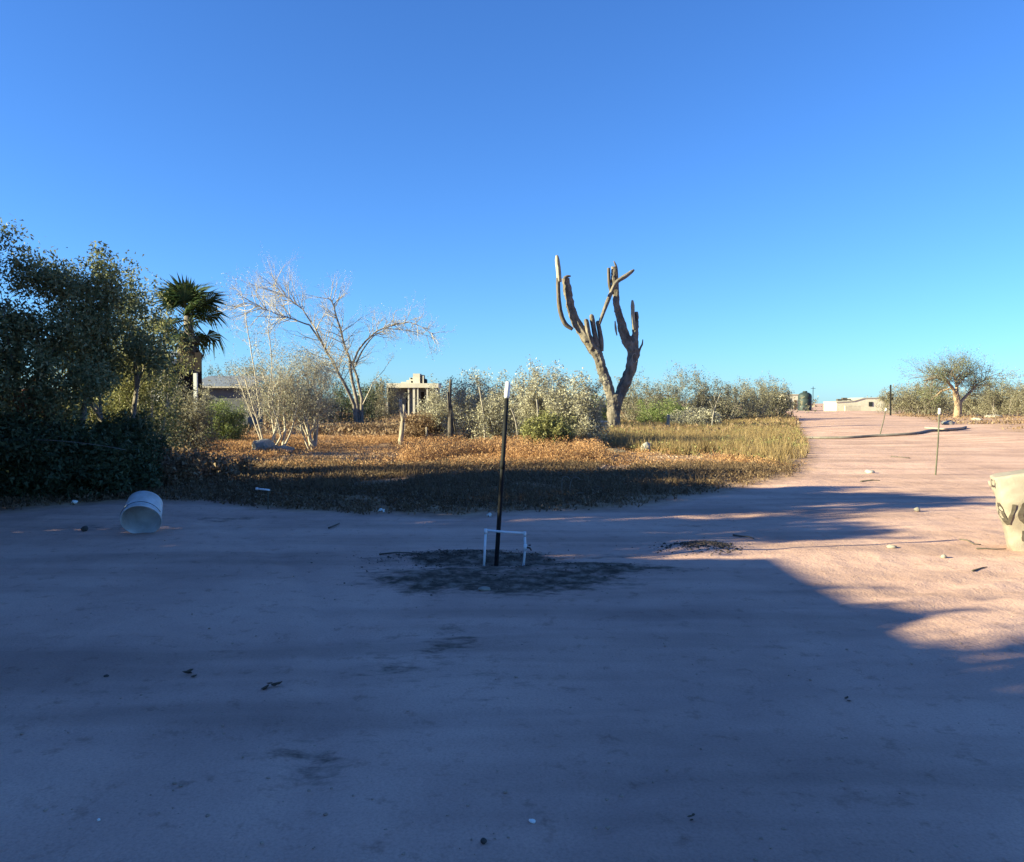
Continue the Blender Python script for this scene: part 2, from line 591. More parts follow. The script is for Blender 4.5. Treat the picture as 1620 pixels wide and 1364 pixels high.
def fill_dome(sk, w, h, n, seed):
    """leaf-bearing points through an uneven dome, thinned by noise so that gaps and clumps remain"""
    rg = sk.rng
    k = 0
    while k < n:
        a = rg.uniform(0, 2 * math.pi)
        c = rg.random()
        ct, sn = c, math.sqrt(1 - c * c)
        dv = Vector((math.cos(a) * sn, math.sin(a) * sn, ct))
        lim = 0.95 + 0.20 * mnoise.noise(dv * 1.7 + Vector((seed * 3.3, 0, 0))) + 0.16 * mnoise.noise(dv * 5 + Vector((0, seed * 1.7, 0)))
        r = lim * (rg.random() ** 0.45)
        p = Vector((dv.x * r * w * .5, dv.y * r * w * .5, .06 * h + dv.z * r * h * .98))
        if mnoise.noise(p * (4.0 / max(w, h)) + Vector((seed, seed, 0))) < -0.12 and rg.random() < .8:
            k += 0.4
            continue
        sk.tip.append((p, dv, 3))
        k += 1
def shrub_skel(seed, w, h, stems=9, mx=3, nch=3, ang=0.6, up=0.12, wig=0.28, lean=0.75, r=0.03, shrink=0.6, start=0.3, fill=0):
    sk = Skel(seed)
    for i in range(stems):
        a = 2 * math.pi * (i + sk.rng.random()) / stems
        l = lean * sk.rng.uniform(0.25, 1.1)
        d = Vector((math.cos(a) * l, math.sin(a) * l, 1))
        sk.grow(Vector((0.08 * w * math.cos(a), 0.08 * w * math.sin(a), 0)), d, sk.rng.uniform(0.75, 1.1), r, 0, mx, nch, ang, up, wig, shrink, 4, 0, start)
    squash(sk, w, h * .88)
    if fill:
        fill_dome(sk, w, h, fill, seed)
    return sk
def wh(d, wpx, top):
    return wpx * d / FPX, P(810, top, d).z

# ------------------------------------------------------------------ the left: shade trees and dark hedge
def tree_skel(seed, w, h, trunk_h=0.28, stems=3, mx=4, nch=3, ang=0.65, r=0.09, up=0.06, lean=0.7, wig=0.25):
    sk = Skel(seed)
    for i in range(stems):
        a = 2 * math.pi * (i + 0.6 * sk.rng.random()) / stems
        b = Vector((0, 0, 0)); t = Vector((0.12 * math.cos(a), 0.12 * math.sin(a), trunk_h * 1.6))
        sk.line([b, b.lerp(t, 0.5) + Vector((0.03, -0.02, 0)), t], r, r * 0.8)
        sk.grow(t, Vector((math.cos(a) * lean, math.sin(a) * lean, 1)), 0.9, r * 0.75, 0, mx, nch, ang, up, wig, 0.66, 4)
    squash(sk, w, h)
    return sk

def crown_fill(sk, w, h, n, seed, lo=.22):
    """extra leaf points in clumps through the crown"""
    rg = sk.rng
    cl = []
    for i in range(26):
        a = rg.uniform(0, 2 * math.pi)
        z = rg.uniform(lo, .93)
        env = math.sqrt(max(0.05, 1 - ((z - .5) / .52) ** 2))
        r = w * .5 * env * math.sqrt(rg.random()) * .9
        cl.append((Vector((r * math.cos(a), r * math.sin(a), z * h)), rg.uniform(.10, .20) * w))
    for i in range(n):
        c, r = cl[rg.randrange(len(cl))]
        v = sk.rvec() * r * rg.random() ** .5
        v.z *= .7
        sk.tip.append((c + v, v, 3))
LEFT_TREES = [  # seed, x, y, width, height, label, leaf, per, size
    (11, -8.9, 14.0, 3.4, 4.45, 'dark feathery grey green tree at the left edge, tallest of the shaded trees', 'lf_shade', 9, 0.07),
    (12, -7.95, 14.5, 2.5, 4.3, 'dark green tree in the middle of the three shaded trees at the left', 'lf_shade', 9, 0.07),
    (13, -7.6, 15.6, 2.4, 4.15, 'slender dark tree with drooping right edge beside the fan palm', 'lf_shade', 6, 0.065),
]
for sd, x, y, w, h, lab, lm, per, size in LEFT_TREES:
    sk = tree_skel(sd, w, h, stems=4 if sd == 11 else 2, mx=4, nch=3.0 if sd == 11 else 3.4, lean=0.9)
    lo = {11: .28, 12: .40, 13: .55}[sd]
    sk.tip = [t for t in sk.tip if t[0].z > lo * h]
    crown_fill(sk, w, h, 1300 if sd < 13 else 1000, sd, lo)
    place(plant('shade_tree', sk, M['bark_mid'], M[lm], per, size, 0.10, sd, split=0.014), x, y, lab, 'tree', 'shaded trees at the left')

# unseen trees and an added house left of the frame, placed to shade the yard
CASTERS = [  # seed, x, y, w, h, label
    (20, -9.9, 10.9, 2.8, 5.3, 'leafy tree next to the shaded trees, beyond the left frame edge'),
    (27, -13.0, 12.7, 3.8, 6.0, 'highest unseen leafy tree, added beyond the left frame edge to shade the verge'),
    (21, -9.8, 9.3, 2.4, 6.2, 'tall narrow tree beyond the left frame edge'),
    (22, -9.7, 7.0, 3.0, 5.05, 'round leafy tree beside the house beyond the left frame edge'),
    (23, -10.3, 1.0, 4.2, 5.0, 'wide leafy tree over the house roof beyond the left frame edge'),
    (24, -10.6, -3.2, 4.6, 5.3, 'leafy tree at the house corner level with the viewer'),
    (26, -10.2, 3.1, 1.8, 4.5, 'small unseen tree added to break up the straight shadow edge of the house roof'),
    (25, -10.0, -0.5, 3.4, 5.2, 'unseen leafy tree added to close the shade between the wide roof tree and the house corner tree'),
]
for sd, x, y, w, h, lab in CASTERS:
    sk = tree_skel(sd, w, h, stems=4, mx=4, nch=3.0, lean=0.9)
    crown_fill(sk, w, h, 3800 if sd in (20, 21, 27) else 2400, sd, .2)
    place(plant('unseen_tree', sk, M['bark_grey'], M['lf_shade'], 5, 0.16, 0.12, sd, split=0.014), x, y, lab, 'tree', 'yard trees left of the frame')

def box(name, x0, x1, y0, y1, z0, z1, mat, parent=None, bevel=0.0):
    v = [(x0, y0, z0), (x1, y0, z0), (x1, y1, z0), (x0, y1, z0), (x0, y0, z1), (x1, y0, z1), (x1, y1, z1), (x0, y1, z1)]
    f = [(3, 2, 1, 0), (4, 5, 6, 7), (0, 1, 5, 4), (1, 2, 6, 5), (2, 3, 7, 6), (3, 0, 4, 7)]
    o = mesh_obj(name, v, f, mat, parent)
    if bevel:
        b = o.modifiers.new('bevel', 'BEVEL')
        b.width = bevel
        b.segments = 2
    return o
M['stucco'] = surf('stucco', (0.62, 0.55, 0.46), (0.50, 0.43, 0.35), 3, 0.9, 0.3, 60)
M['stucco_pale'] = surf('stucco_pale', (0.66, 0.59, 0.48), (0.54, 0.47, 0.38), 1.2, 0.9)
M['concrete'] = surf('concrete', (0.52, 0.46, 0.38), (0.38, 0.33, 0.27), 1.5, 0.92)
M['block_wall'] = surf('block_wall', (0.15, 0.15, 0.16), (0.10, 0.10, 0.105), 2.5, 0.95)
M['dark_plastic'] = surf('dark_plastic', (0.016, 0.018, 0.018), (0.01, 0.011, 0.011), 4, 0.45)
M['glass_dark'] = surf('glass_dark', (0.03, 0.035, 0.04), (0.02, 0.02, 0.025), 2, 0.1, spec=0.5)
M['door_wood'] = surf('door_wood', (0.16, 0.09, 0.05), (0.09, 0.05, 0.03), 4, 0.6, stretch=(1, 1, 0.1))
hs_root = thing('house', 'unseen plain stucco house added beyond the left frame edge to shade the yard', 'house', (-12.2, -1.4, 0))  # unseen house, added so the near yard lies in full shade
box('wall', -2.0, 2.0, -9.0, 6.2, -0.1, 4.2, M['stucco'], hs_root)
box('roof', -2.2, 2.2, -9.2, 6.4, 4.2, 4.4, M['concrete'], hs_root)
for yy in (-6.2, -1.6, 3.0):
    w_ = box('window', 2.003, 2.05, yy - 0.6, yy + 0.6, 1.0, 2.1, M['concrete'], hs_root)
    box('pane', 2.052, 2.06, yy - 0.52, yy + 0.52, 1.08, 2.02, M['glass_dark'], w_)
dr = box('door', 2.003, 2.06, 0.6, 1.5, 0.0, 2.1, M['door_wood'], hs_root)
box('handle', 2.062, 2.10, 1.36, 1.40, 0.98, 1.10, M['dark_plastic'], dr)

# dark hedge of low shrubs in the shade, at the left
HEDGE = [  # px, depth, width px, top y, mat, label
    (0, 13.4, 190, 645, 'lf_dark', 'dark low shrub at the left frame edge, nearest of the shaded hedge'),
    (85, 13.7, 170, 662, 'lf_dark', 'dark low shrub in shade, second from the left frame edge'),
    (165, 14.0, 150, 682, 'lf_dark', 'dark low shrub in shade behind the fallen tub'),
    (240, 15.4, 130, 710, 'lf_brown', 'dark trailing shrub in shade just right of the fallen tub'),
    (310, 17.0, 130, 722, 'lf_brown', 'lowest dark shrub at the right end of the shaded hedge'),
    (196, 14.9, 120, 655, 'lf_dark', 'dark shrub at the right end of the tall hedge, hiding two tree trunks'),
    (30, 16.8, 230, 610, 'lf_dark', 'tall dark undergrowth below the tallest shaded tree'),
    (130, 16.8, 140, 640, 'lf_dark', 'dark undergrowth below the slender drooping tree'),
]
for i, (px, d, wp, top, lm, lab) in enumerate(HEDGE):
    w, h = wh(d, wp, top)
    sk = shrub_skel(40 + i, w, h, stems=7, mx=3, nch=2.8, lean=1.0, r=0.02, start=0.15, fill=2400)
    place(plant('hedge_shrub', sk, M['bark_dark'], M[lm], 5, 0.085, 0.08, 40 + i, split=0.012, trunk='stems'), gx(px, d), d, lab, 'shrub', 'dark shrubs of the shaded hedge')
OFF = [(-9.9, 11.3, 2.4), (-9.7, 10.2, 2.6), (-9.6, 8.4, 2.7), (-9.8, 6.7, 2.6)]  # unseen shrubs, added to keep low sun off the yard and verge
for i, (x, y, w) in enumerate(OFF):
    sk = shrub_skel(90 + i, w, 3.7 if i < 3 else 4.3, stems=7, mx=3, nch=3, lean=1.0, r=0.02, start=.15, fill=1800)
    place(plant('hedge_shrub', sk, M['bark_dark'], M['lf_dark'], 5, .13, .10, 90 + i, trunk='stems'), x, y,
          ('first', 'second', 'third', 'fourth')[i] + ' unseen tall dark shrub added beyond the left frame edge to fill the shade, counted from the hedge', 'shrub', 'dark shrubs of the shaded hedge')
w, h = wh(14.6, 120, 575)
sk = shrub_skel(55, w, h, stems=9, mx=3, nch=3, lean=0.6, r=0.02)
place(plant('flowering_shrub', sk, M['bark_dark'], M['lf_red'], 4, 0.08, 0.07, 55, trunk='stems'), gx(28, 14.6), 14.6, 'dark shrub with rust red leaves at the left frame edge', 'shrub')

# sunlit growth behind the shaded trees
LIT_LEFT = [
    (95, 20.5, 190, 545, 'lf_olive', 'yellow olive bush with pale bare stems behind the dark hedge'),
    (175, 21.0, 130, 505, 'lf_olive', 'olive bush catching sun left of the white walled house'),
    (226, 21.5, 100, 475, 'lf_olive', 'tall olive bush beside the fan palm, left of its trunk'),
    (188, 16.9, 150, 572, 'lf_olive', 'yellow green bush in front of the shaded trees, left of the palm'),
    (232, 17.4, 140, 446, 'lf_olive', 'tallest sunlit olive tree like bush, filling the gap before the palm'),
]
for i, (px, d, wp, top, lm, lab) in enumerate(LIT_LEFT):
    w, h = wh(d, wp, top)
    sk = shrub_skel(60 + i, w, h, stems=9, mx=3, nch=3.2, lean=0.7, r=0.03, fill=1500)
    place(plant('olive_bush', sk, M['bark_pale'], M[lm], 5, 0.06, 0.08, 60 + i, trunk='stems'), gx(px, d), d, lab, 'bush', 'sunlit olive bushes')

# ------------------------------------------------------------------ fan palm
def frond_mesh(seed, mat, pet=0.72, rad=0.74, n=26, dead=False):
    rg = random.Random(seed)
    V, F, T = [], [], []
    # petiole along +X with a slight sag, then a fan of leaflets
    prev = None
    for i in range(6):
        t = i / 5
        c = Vector((pet * t, 0, -0.10 * t * t))
        w = 0.03 * (1 - 0.5 * t)
        a = len(V)
        V += [c + Vector((0, -w, 0)), c + Vector((0, w, 0)), c + Vector((0, 0, w))]
        if prev is not None:
            for k in range(3):
                F.append((prev + k, prev + (k + 1) % 3, a + (k + 1) % 3, a + k)); T.append(0.95)
        prev = a
    hub = Vector((pet, 0, -0.10))
    for k in range(n):
        a = R(-118 + 236 * k / (n - 1)) + rg.uniform(-0.05, 0.05)
        L = rad * (0.72 + 0.28 * math.cos(a * 0.7)) * rg.uniform(0.85, 1.08)
        dr = Vector((math.cos(a), math.sin(a), 0))
        sd = Vector((-math.sin(a), math.cos(a), 0))
        sag = rg.uniform(0.08, 0.55) * (1.6 if dead else 1)
        p1 = hub + dr * L * 0.55 + Vector((0, 0, 0.04))
        p2 = hub + dr * L * (0.98 if not dead else 0.8) + Vector((0, 0, -sag * L))
        w = 0.034 * L / 0.7
        b = len(V)
        V += [hub, p1 - sd * w + Vector((0, 0, 0.02)), p1 + sd * w + Vector((0, 0, 0.02)), p2]
        F += [(b, b + 1, b + 3, b + 2)]
        T += [rg.random() * 0.8]
    me = bpy.data.meshes.new('frond')
    me.from_pydata([tuple(v) for v in V], [], F)
    at = me.attributes.new('tint', 'FLOAT', 'FACE')
    at.data.foreach_set('value', T)
    me.materials.append(mat)
    me.update()
    return me
D = 30.0
pc = P(302, 500, D)
palm = thing('fan_palm', 'fan palm with dark green fronds and dead skirt behind the olive bushes', 'palm tree', (gx(300, D), D, gz(gx(300, D), D)))
pz = pc.z - palm.location.z
seg = []
pts = [Vector((0.08 * math.sin(t * 3), 0, pz * t)) for t in [i / 14 for i in range(15)]]
for i in range(14):
    rr = 0.17 + 0.02 * (i % 2)
    seg.append((pts[i], pts[i + 1], rr, rr - 0.03))
V, F = tubes(seg, 9)
np_mesh('trunk', V, F, M['bark_mid'], palm, smooth=False)
fm = [frond_mesh(70 + i, M['lf_palm']) for i in range(4)]
fd = [frond_mesh(80 + i, M['palm_dead'], pet=0.6, rad=0.6, dead=True) for i in range(2)]
rg = random.Random(5)
for i in range(34):
    o = bpy.data.objects.new('frond', fm[i % 4])
    link(o, palm)
    el = R(rg.uniform(-45, 70)) if i > 9 else R(rg.uniform(50, 86))
    o.location = (pts[-1].x, 0, pz - 0.25 + 0.15 * rg.random())
    o.rotation_euler = (rg.uniform(-0.5, 0.5), -el, i * 2.4 + rg.uniform(-0.3, 0.3))
    s = rg.uniform(0.95, 1.3)
    o.scale = (s, s, s)
for i in range(22):
    o = bpy.data.objects.new('dead_frond', fd[i % 2])
    link(o, palm)
    o.location = (pts[-1].x, 0, pz - 0.35 - 0.75 * rg.random())
    o.rotation_euler = (rg.uniform(-0.6, 0.6), R(rg.uniform(45, 75)), i * 2.4)
    s = rg.uniform(0.7, 0.95)
    o.scale = (s, s, s)

# things round the palm foot: green column cactus, rusty metal lean-to with pale post, grey shed, white walled house
M['cactus_green'] = surf('cactus_green', (0.13, 0.17, 0.05), (0.07, 0.10, 0.03), 5, 0.7)
M['rust_sheet'] = surf('rust_sheet', (0.022, 0.010, 0.009), (0.008, 0.006, 0.006), 3, 0.85)
M['white_wall'] = surf('white_wall', (0.78, 0.76, 0.72), (0.66, 0.63, 0.58), 2, 0.85)
M['tin'] = surf('tin', (0.22, 0.225, 0.24), (0.15, 0.155, 0.165), 3, 0.5)
def ribbed(name, pts, radii, mat, parent, ribs=9, depth=0.18, sides=36, cap=True):
    V, F = [], []
    n = len(pts)
    for i in range(n):
        d = (pts[min(i + 1, n - 1)] - pts[max(i - 1, 0)]).normalized()
        u = d.cross(Vector((0, 1, 0.01))).normalized()
        v = d.cross(u)
        for k in range(sides):
            a = 2 * math.pi * k / sides
            rr = radii[i] * (1 - depth * (0.5 - 0.5 * math.cos(a * ribs)))
            V.append(pts[i] + u * math.cos(a) * rr + v * math.sin(a) * rr)
    for i in range(n - 1):
        for k in range(sides):
            k2 = (k + 1) % sides
            F.append((i * sides + k, i * sides + k2, (i + 1) * sides + k2, (i + 1) * sides + k))
    if cap:
        F.append(tuple(range(n * sides - 1, (n - 1) * sides - 1, -1)))
    return mesh_obj(name, V, F, mat, parent, smooth=True)
d = 26.5
x0 = gx(266, d)
cc = thing('column_cactus', 'green column cactus standing beside the rusty shelter under the palm', 'cactus', (x0, d, gz(x0, d)))
ht = P(266, 556, d).z
ribbed('stem', [Vector((0, 0, ht * t)) for t in (0, .1, .4, .7, .9, .97, 1.0)], [.10, .14, .15, .15, .14, .09, .02], M['cactus_green'], cc)
ribbed('arm', [Vector((0.1, 0, ht * .35)), Vector((.22, 0, ht * .38)), Vector((.27, 0, ht * .48)), Vector((.27, 0, ht * .72)), Vector((.27, 0, ht * .74))], [.07, .08, .085, .08, .02], M['cactus_green'], cc, sides=18, ribs=6)
d = 27.5
l0 = thing('sheet_shelter', 'dark rusty sheet metal shelter with pale post under the palm', 'shed', (gx(294, d), d, gz(gx(294, d), d)))
wl, top = (318 - 272) / 2 * d / FPX, P(290, 560, d).z
box('back_sheet', -wl, wl * 0.22, 0.5, 0.53, 0, top * 0.99, M['rust_sheet'], l0)
box('back_sheet', wl * 0.34, wl * 0.8, 0.42, 0.45, 0, top * 1.02, M['rust_sheet'], l0)
box('side_sheet', -wl - 0.03, -wl, -0.6, 0.53, 0, top * 0.90, M['rust_sheet'], l0)
box('cross_board', -wl * .6, wl * .7, 0.38, 0.40, top * .80, top * .83, M['bark_dark'], l0)
box('post', wl + .02, wl + .13, -.62, -.52, 0, P(310, 592, d).z, M['white_wall'], l0)
d = 40
wh_ = thing('white_house', 'low white walled house with grey roof seen behind the olive bushes', 'house', (gx(235, d), d, 0))
box('wall', -1.9, 1.0, 0, 3, -.1, P(235, 566, d).z, M['white_wall'], wh_)
zt = P(235, 560, d).z
mesh_obj('roof', [(-2.1, -.25, zt - .25), (1.2, -.25, zt - .25), (1.2, 3.2, zt + .25), (-2.1, 3.2, zt + .25), (-2.1, -.25, zt - .15), (1.2, -.25, zt - .15), (1.2, 3.2, zt + .35), (-2.1, 3.2, zt + .35)],
         [(3, 2, 1, 0), (4, 5, 6, 7), (0, 1, 5, 4), (1, 2, 6, 5), (2, 3, 7, 6), (3, 0, 4, 7)], M['tin'], wh_)
box('window', -1.3, -.5, -.03, -.003, 1.0, 1.9, M['glass_dark'], wh_)
d = 48
sh = thing('grey_shed', 'long low grey roofed shed right of the palm foot', 'shed', (gx(338, d), d, 0))
zt = P(338, 602, d).z
box('wall', -1.2, 2.0, .1, 3, -.1, zt - .35, M['block_wall'], sh)
mesh_obj('roof', [(-1.5, -.3, zt - .42), (2.3, -.3, zt - .42), (2.3, 3.3, zt + .3), (-1.5, 3.3, zt + .3), (-1.5, -.3, zt - .34), (2.3, -.3, zt - .34), (2.3, 3.3, zt + .38), (-1.5, 3.3, zt + .38)],
         [(3, 2, 1, 0), (4, 5, 6, 7), (0, 1, 5, 4), (1, 2, 6, 5), (2, 3, 7, 6), (3, 0, 4, 7)], M['tin'], sh)
box('eave_board', -1.5, 2.3, -.34, -.303, zt - .45, zt - .36, M['concrete'], sh)

# ------------------------------------------------------------------ bare grey trees left of centre
def mtwig(name, sd, base_px, d, limbs, twigs, label, cat='tree', bark='bark_grey', leaf=None, per=0, size=.05, split=.02, kw=None, spread=.05, trunk='trunk', twig=None):
    """limbs: list of (pixel polyline, r0, r1, depth drift); a tree whose limbs follow measured outlines at their own depths"""
    sk = Skel(sd)
    o = P(base_px[0], base_px[1], d)
    o = Vector((o.x, d, gz(o.x, d)))
    for li, (px, r0, r1, dd, n, L, rt) in enumerate(limbs):
        pts = []
        for i, q in enumerate(px):
            f = i / max(1, len(px) - 1)
            w = P(q[0], q[1], d + dd * f)
            pts.append(w - o)
        # refine with small kinks
        fine = []
        for i in range(len(pts) - 1):
            for k in range(3):
                fine.append(pts[i].lerp(pts[i + 1], k / 3) + (sk.rvec() * 0.02 * (pts[i + 1] - pts[i]).length if (i or k) else Vector()))
        fine.append(pts[-1])
        sk.line(fine, r0, r1)
        if n:
            sk.along(fine, n, L, rt, 3, **(kw or {}))
    root = plant(name, sk, M[bark], M[leaf] if leaf else None, per, size, spread, sd, split=split, trunk=trunk, twig=M[twig] if twig else None)
    root.location = o
    return tag(root, label, cat)
KW = dict(nch=3.2, ang=.6, up=.05, wig=.2, shrink=.62)
D = 44
mtwig('bare_tree', 101, (566, 684), D, [
    ([(566, 684), (560, 640), (543, 605), (526, 572), (508, 540), (500, 522)], .12, .04, -1.5, 30, 1.7, .030),
    ([(570, 684), (563, 630), (556, 600), (553, 570), (545, 545), (536, 512), (528, 485), (522, 470)], .12, .028, 1.2, 34, 1.35, .028),
    ([(572, 684), (572, 630), (566, 600), (556, 572)], .11, .06, .5, 3, 1, .02),
    ([(558, 575), (566, 556), (580, 538), (597, 523), (622, 514), (648, 509), (668, 518), (688, 531)], .058, .016, -1.0, 34, .9, .022),
    ([(562, 580), (572, 556), (590, 532), (612, 520), (650, 524), (680, 532)], .05, .014, .8, 22, .8, .02),
    ([(508, 540), (490, 515), (465, 505), (440, 498), (410, 486), (385, 478)], .05, .014, -1.2, 34, 1.6, .026),
    ([(500, 522), (480, 490), (452, 470), (432, 450)], .045, .012, .9, 30, 1.5, .024),
    ([(574, 640), (590, 605), (608, 585), (616, 572)], .03, .01, .6, 5, .6, .01),
], 0, 'bare grey tree with a long branch arching right, left of the unfinished house', bark='bark_mid', twig='bark_pale', trunk='stems', leaf='lf_grey', per=1, size=.045, split=.0335, kw=dict(nch=3.6, ang=.6, up=.05, wig=.2, shrink=.66), spread=.06)

D = 26.5
mtwig('thicket_tree', 102, (440, 713), D, [
    ([(418, 712), (412, 680), (404, 655), (395, 625), (388, 600)], .035, .02, -.4, 18, .75, .010),
    ([(428, 714), (436, 680), (441, 650), (444, 620), (440, 600)], .05, .02, .3, 24, .85, .011),
    ([(447, 712), (452, 680), (449, 640), (455, 610), (462, 590)], .05, .02, .9, 26, .85, .011),
    ([(446, 712), (462, 680), (470, 640), (472, 600)], .035, .015, .1, 24, .8, .010),
    ([(432, 713), (445, 690), (430, 640), (436, 600)], .035, .015, -.4, 22, .8, .010),
    ([(440, 712), (430, 660), (425, 620), (415, 590)], .04, .015, 1.0, 24, .85, .011),
    ([(418, 712), (402, 668), (384, 620), (372, 590)], .03, .012, .4, 14, .7, .009),
    ([(412, 660), (404, 600), (395, 540), (388, 490), (380, 455)], .025, .008, .8, 22, .7, .007),
    ([(425, 640), (430, 580), (424, 520), (428, 480)], .022, .008, -.6, 16, .7, .007),
], 0, 'grey leafless thicket tree over a concrete lump, its stems spread at the base', bark='bark_pale', trunk='stems', leaf='lf_grey', per=1, size=.045, split=.014, kw=KW, spread=.06)
mtwig('thicket_tree', 103, (494, 713), D + .6, [
    ([(495, 713), (490, 685), (480, 655), (468, 625), (462, 600)], .06, .02, -.5, 30, .85, .011),
    ([(496, 713), (498, 680), (497, 650), (490, 620), (485, 590)], .06, .02, .5, 32, .85, .011),
    ([(493, 713), (484, 670), (486, 635), (496, 605), (500, 580)], .05, .018, 1.1, 32, .85, .011),
    ([(498, 713), (503, 670), (505, 640), (512, 612), (515, 590)], .045, .015, .3, 30, .85, .011),
    ([(490, 713), (476, 680), (478, 640), (470, 600)], .04, .015, -.3, 24, .8, .010),
    ([(499, 713), (490, 690), (505, 650), (498, 610)], .04, .015, -.5, 24, .8, .010),
    ([(486, 690), (470, 655), (462, 630), (455, 610)], .03, .012, .8, 18, .75, .009),
], 0, 'dense grey olive thicket tree with one twisted base, right of the concrete lump', bark='bark_pale', trunk='stems', leaf='lf_grey', per=2, size=.045, split=.014, kw=KW, spread=.09)
for o in [o for o in COL.objects if o.name.startswith('thicket_tree')]:
    o['group'] = 'grey thicket trees'

# ------------------------------------------------------------------ scrub bushes across the middle and far ground
BUSH_GREY, BUSH_OL, BUSH_GR = 'lf_grey', 'lf_scrub', 'lf_green'
BUSHES = [  # name, px, depth, w px, top y, leaf, per, size, label, stems
    ('scrub_bush', 752, 33.0, 115, 584, 'lf_grey', 6, .07, 'grey thorny bush left of the black pole, tallest twig tips', 12),
    ('scrub_bush', 800, 31.0, 120, 610, 'lf_grey', 6, .07, 'pale grey bush directly behind the black pole', 13),
    ('scrub_bush', 862, 29.2, 105, 572, 'lf_grey', 6, .07, 'tall pale grey bush right of the black pole with feathery top', 12),
    ('scrub_bush', 910, 27.9, 100, 590, 'lf_grey', 6, .07, 'grey bush between the feathery bush and the giant cactus', 11),
    ('scrub_bush', 705, 34.5, 90, 606, 'lf_grey', 6, .065, 'grey brown bush beside the dark split stump', 11),
    ('scrub_bush', 668, 34.0, 70, 650, 'lf_brown', 3, .075, 'low brown bush right of the pale fence post', 9),
    ('scrub_bush', 864, 26.2, 80, 652, 'lf_olive', 4, .075, 'low green bush at the foot of the grey bushes', 10),
    ('scrub_bush', 940, 52, 64, 626, 'lf_green', 5, .08, 'yellow green bush just left of the cactus trunk', 10),
    ('scrub_bush', 1012, 58, 90, 592, 'lf_scrub', 5, .09, 'olive green bush seen through the cactus fork', 11),
    ('scrub_bush', 1050, 54, 90, 630, 'lf_green', 5, .08, 'light green low bush right of the cactus', 10),
    ('scrub_bush', 1084, 60, 125, 576, 'lf_scrub', 5, .09, 'highest rounded olive bush right of the cactus', 12),
    ('scrub_bush', 1138, 60, 105, 600, 'lf_scrub', 5, .09, 'olive brown bush right of the highest rounded bush', 11),
    ('scrub_bush', 1180, 64, 100, 596, 'lf_scrub', 5, .09, 'grey olive bush with flat top before the road', 11),
    ('scrub_bush', 1222, 68, 80, 603, 'lf_scrub', 5, .10, 'last rounded bush before the dirt road', 11),
    ('scrub_bush', 1105, 50, 80, 645, 'lf_grey', 3, .10, 'low grey tangle of twigs behind the tall yellow grass', 10),
    ('scrub_bush', 600, 72, 80, 594, 'lf_scrub', 5, .11, 'olive bush left of the unfinished house', 11),
    ('scrub_bush', 548, 52, 120, 598, 'lf_dark', 5, .09, 'dark bush behind the bare tree trunks', 11),
    ('scrub_bush', 350, 32, 95, 628, 'lf_green', 5, .06, 'green rounded bush left of the thicket stems', 11),
    ('scrub_bush', 296, 24.5, 120, 604, 'lf_scrub', 5, .06, 'grey brown dry bush before the rusty shelter', 10),
    ('scrub_bush', 395, 70, 90, 562, 'lf_scrub', 5, .11, 'far olive bush behind the thicket, above the grey shed', 10),
    ('scrub_bush', 460, 60, 120, 590, 'lf_dark', 5, .09, 'far dark bush filling the gap behind the thicket stems', 11),
    ('scrub_bush', 335, 82, 60, 588, 'lf_dark', 5, .12, 'far dark bush behind the grey shed roof', 9),
    ('scrub_bush', 1425, 92, 70, 612, 'lf_scrub', 5, .12, 'olive bush beside the dark utility post', 10),
    ('scrub_bush', 1462, 88, 80, 604, 'lf_scrub', 5, .12, 'olive bush left of the umbrella shaped tree', 11),
    ('scrub_bush', 1560, 84, 90, 604, 'lf_scrub', 5, .12, 'grey olive bush right of the umbrella shaped tree', 11),
    ('scrub_bush', 1600, 80, 110, 594, 'lf_scrub', 5, .12, 'tall grey olive bush at the right frame edge', 12),
    ('scrub_bush', 1650, 76, 110, 600, 'lf_scrub', 5, .12, 'olive bush cut by the right frame edge', 11),
    ('scrub_bush', 1520, 96, 110, 618, 'lf_scrub', 5, .12, 'far bush behind the trunk of the umbrella shaped tree', 10),
]
for i, (nm, px, d, wp, top, lm, per, size, lab, st) in enumerate(BUSHES):
    w, h = wh(d, wp, top)
    far = d > 45
    sk = shrub_skel(200 + i, w, h, stems=st, mx=3, nch=3.0 if not far else 2.7, lean=.8, r=.03 if not far else .045, start=.2, fill=int(1600 + 1100 * (not far)))
    bark = 'bark_pale' if lm == 'lf_grey' else 'bark_grey'
    place(plant(nm, sk, M[bark], M[lm], per, size, size * 1.0, 200 + i, split=.018, trunk='stems'), gx(px, d), d, lab, 'bush', 'scrub bushes round the field')

# far belt of scrub that closes the horizon
def far_belt():
    rg = np.random.default_rng(9)
    n = 26000
    cl = 700
    ca = rg.uniform(-48, 62, cl)
    cd = rg.uniform(110, 260, cl)
    keep = ~((ca > 19.0) & (ca < 26.0) & (cd < 200))
    ca, cd = ca[keep], cd[keep]
    chh = rg.uniform(1.6, 3.4, len(ca))
    k = rg.integers(0, len(ca), n)
    r = np.sqrt(rg.uniform(0, 1, n)); t = rg.uniform(0, 2 * np.pi, n)
    rad = rg.uniform(2.2, 4.2, len(ca))[k]
    z = rg.uniform(0, 1, n)
    rr = rad * r * np.sqrt(np.clip(1.05 - z * z, 0, 1))
    ang = np.radians(ca[k])
    C = np.stack([cd[k] * np.sin(ang) + rr * np.cos(t), cd[k] * np.cos(ang) + rr * np.sin(t), z * chh[k]], -1)
    V, F, tt = leaves([(Vector(c), None, 0) for c in C], 2, .55, .25, 4)
    o = np_mesh('far_scrub', V, F, M['lf_scrub'], tint=tt)
    o['kind'] = 'stuff'
    tag(o, 'far belt of olive scrub along the horizon behind the field', 'scrub')
far_belt()

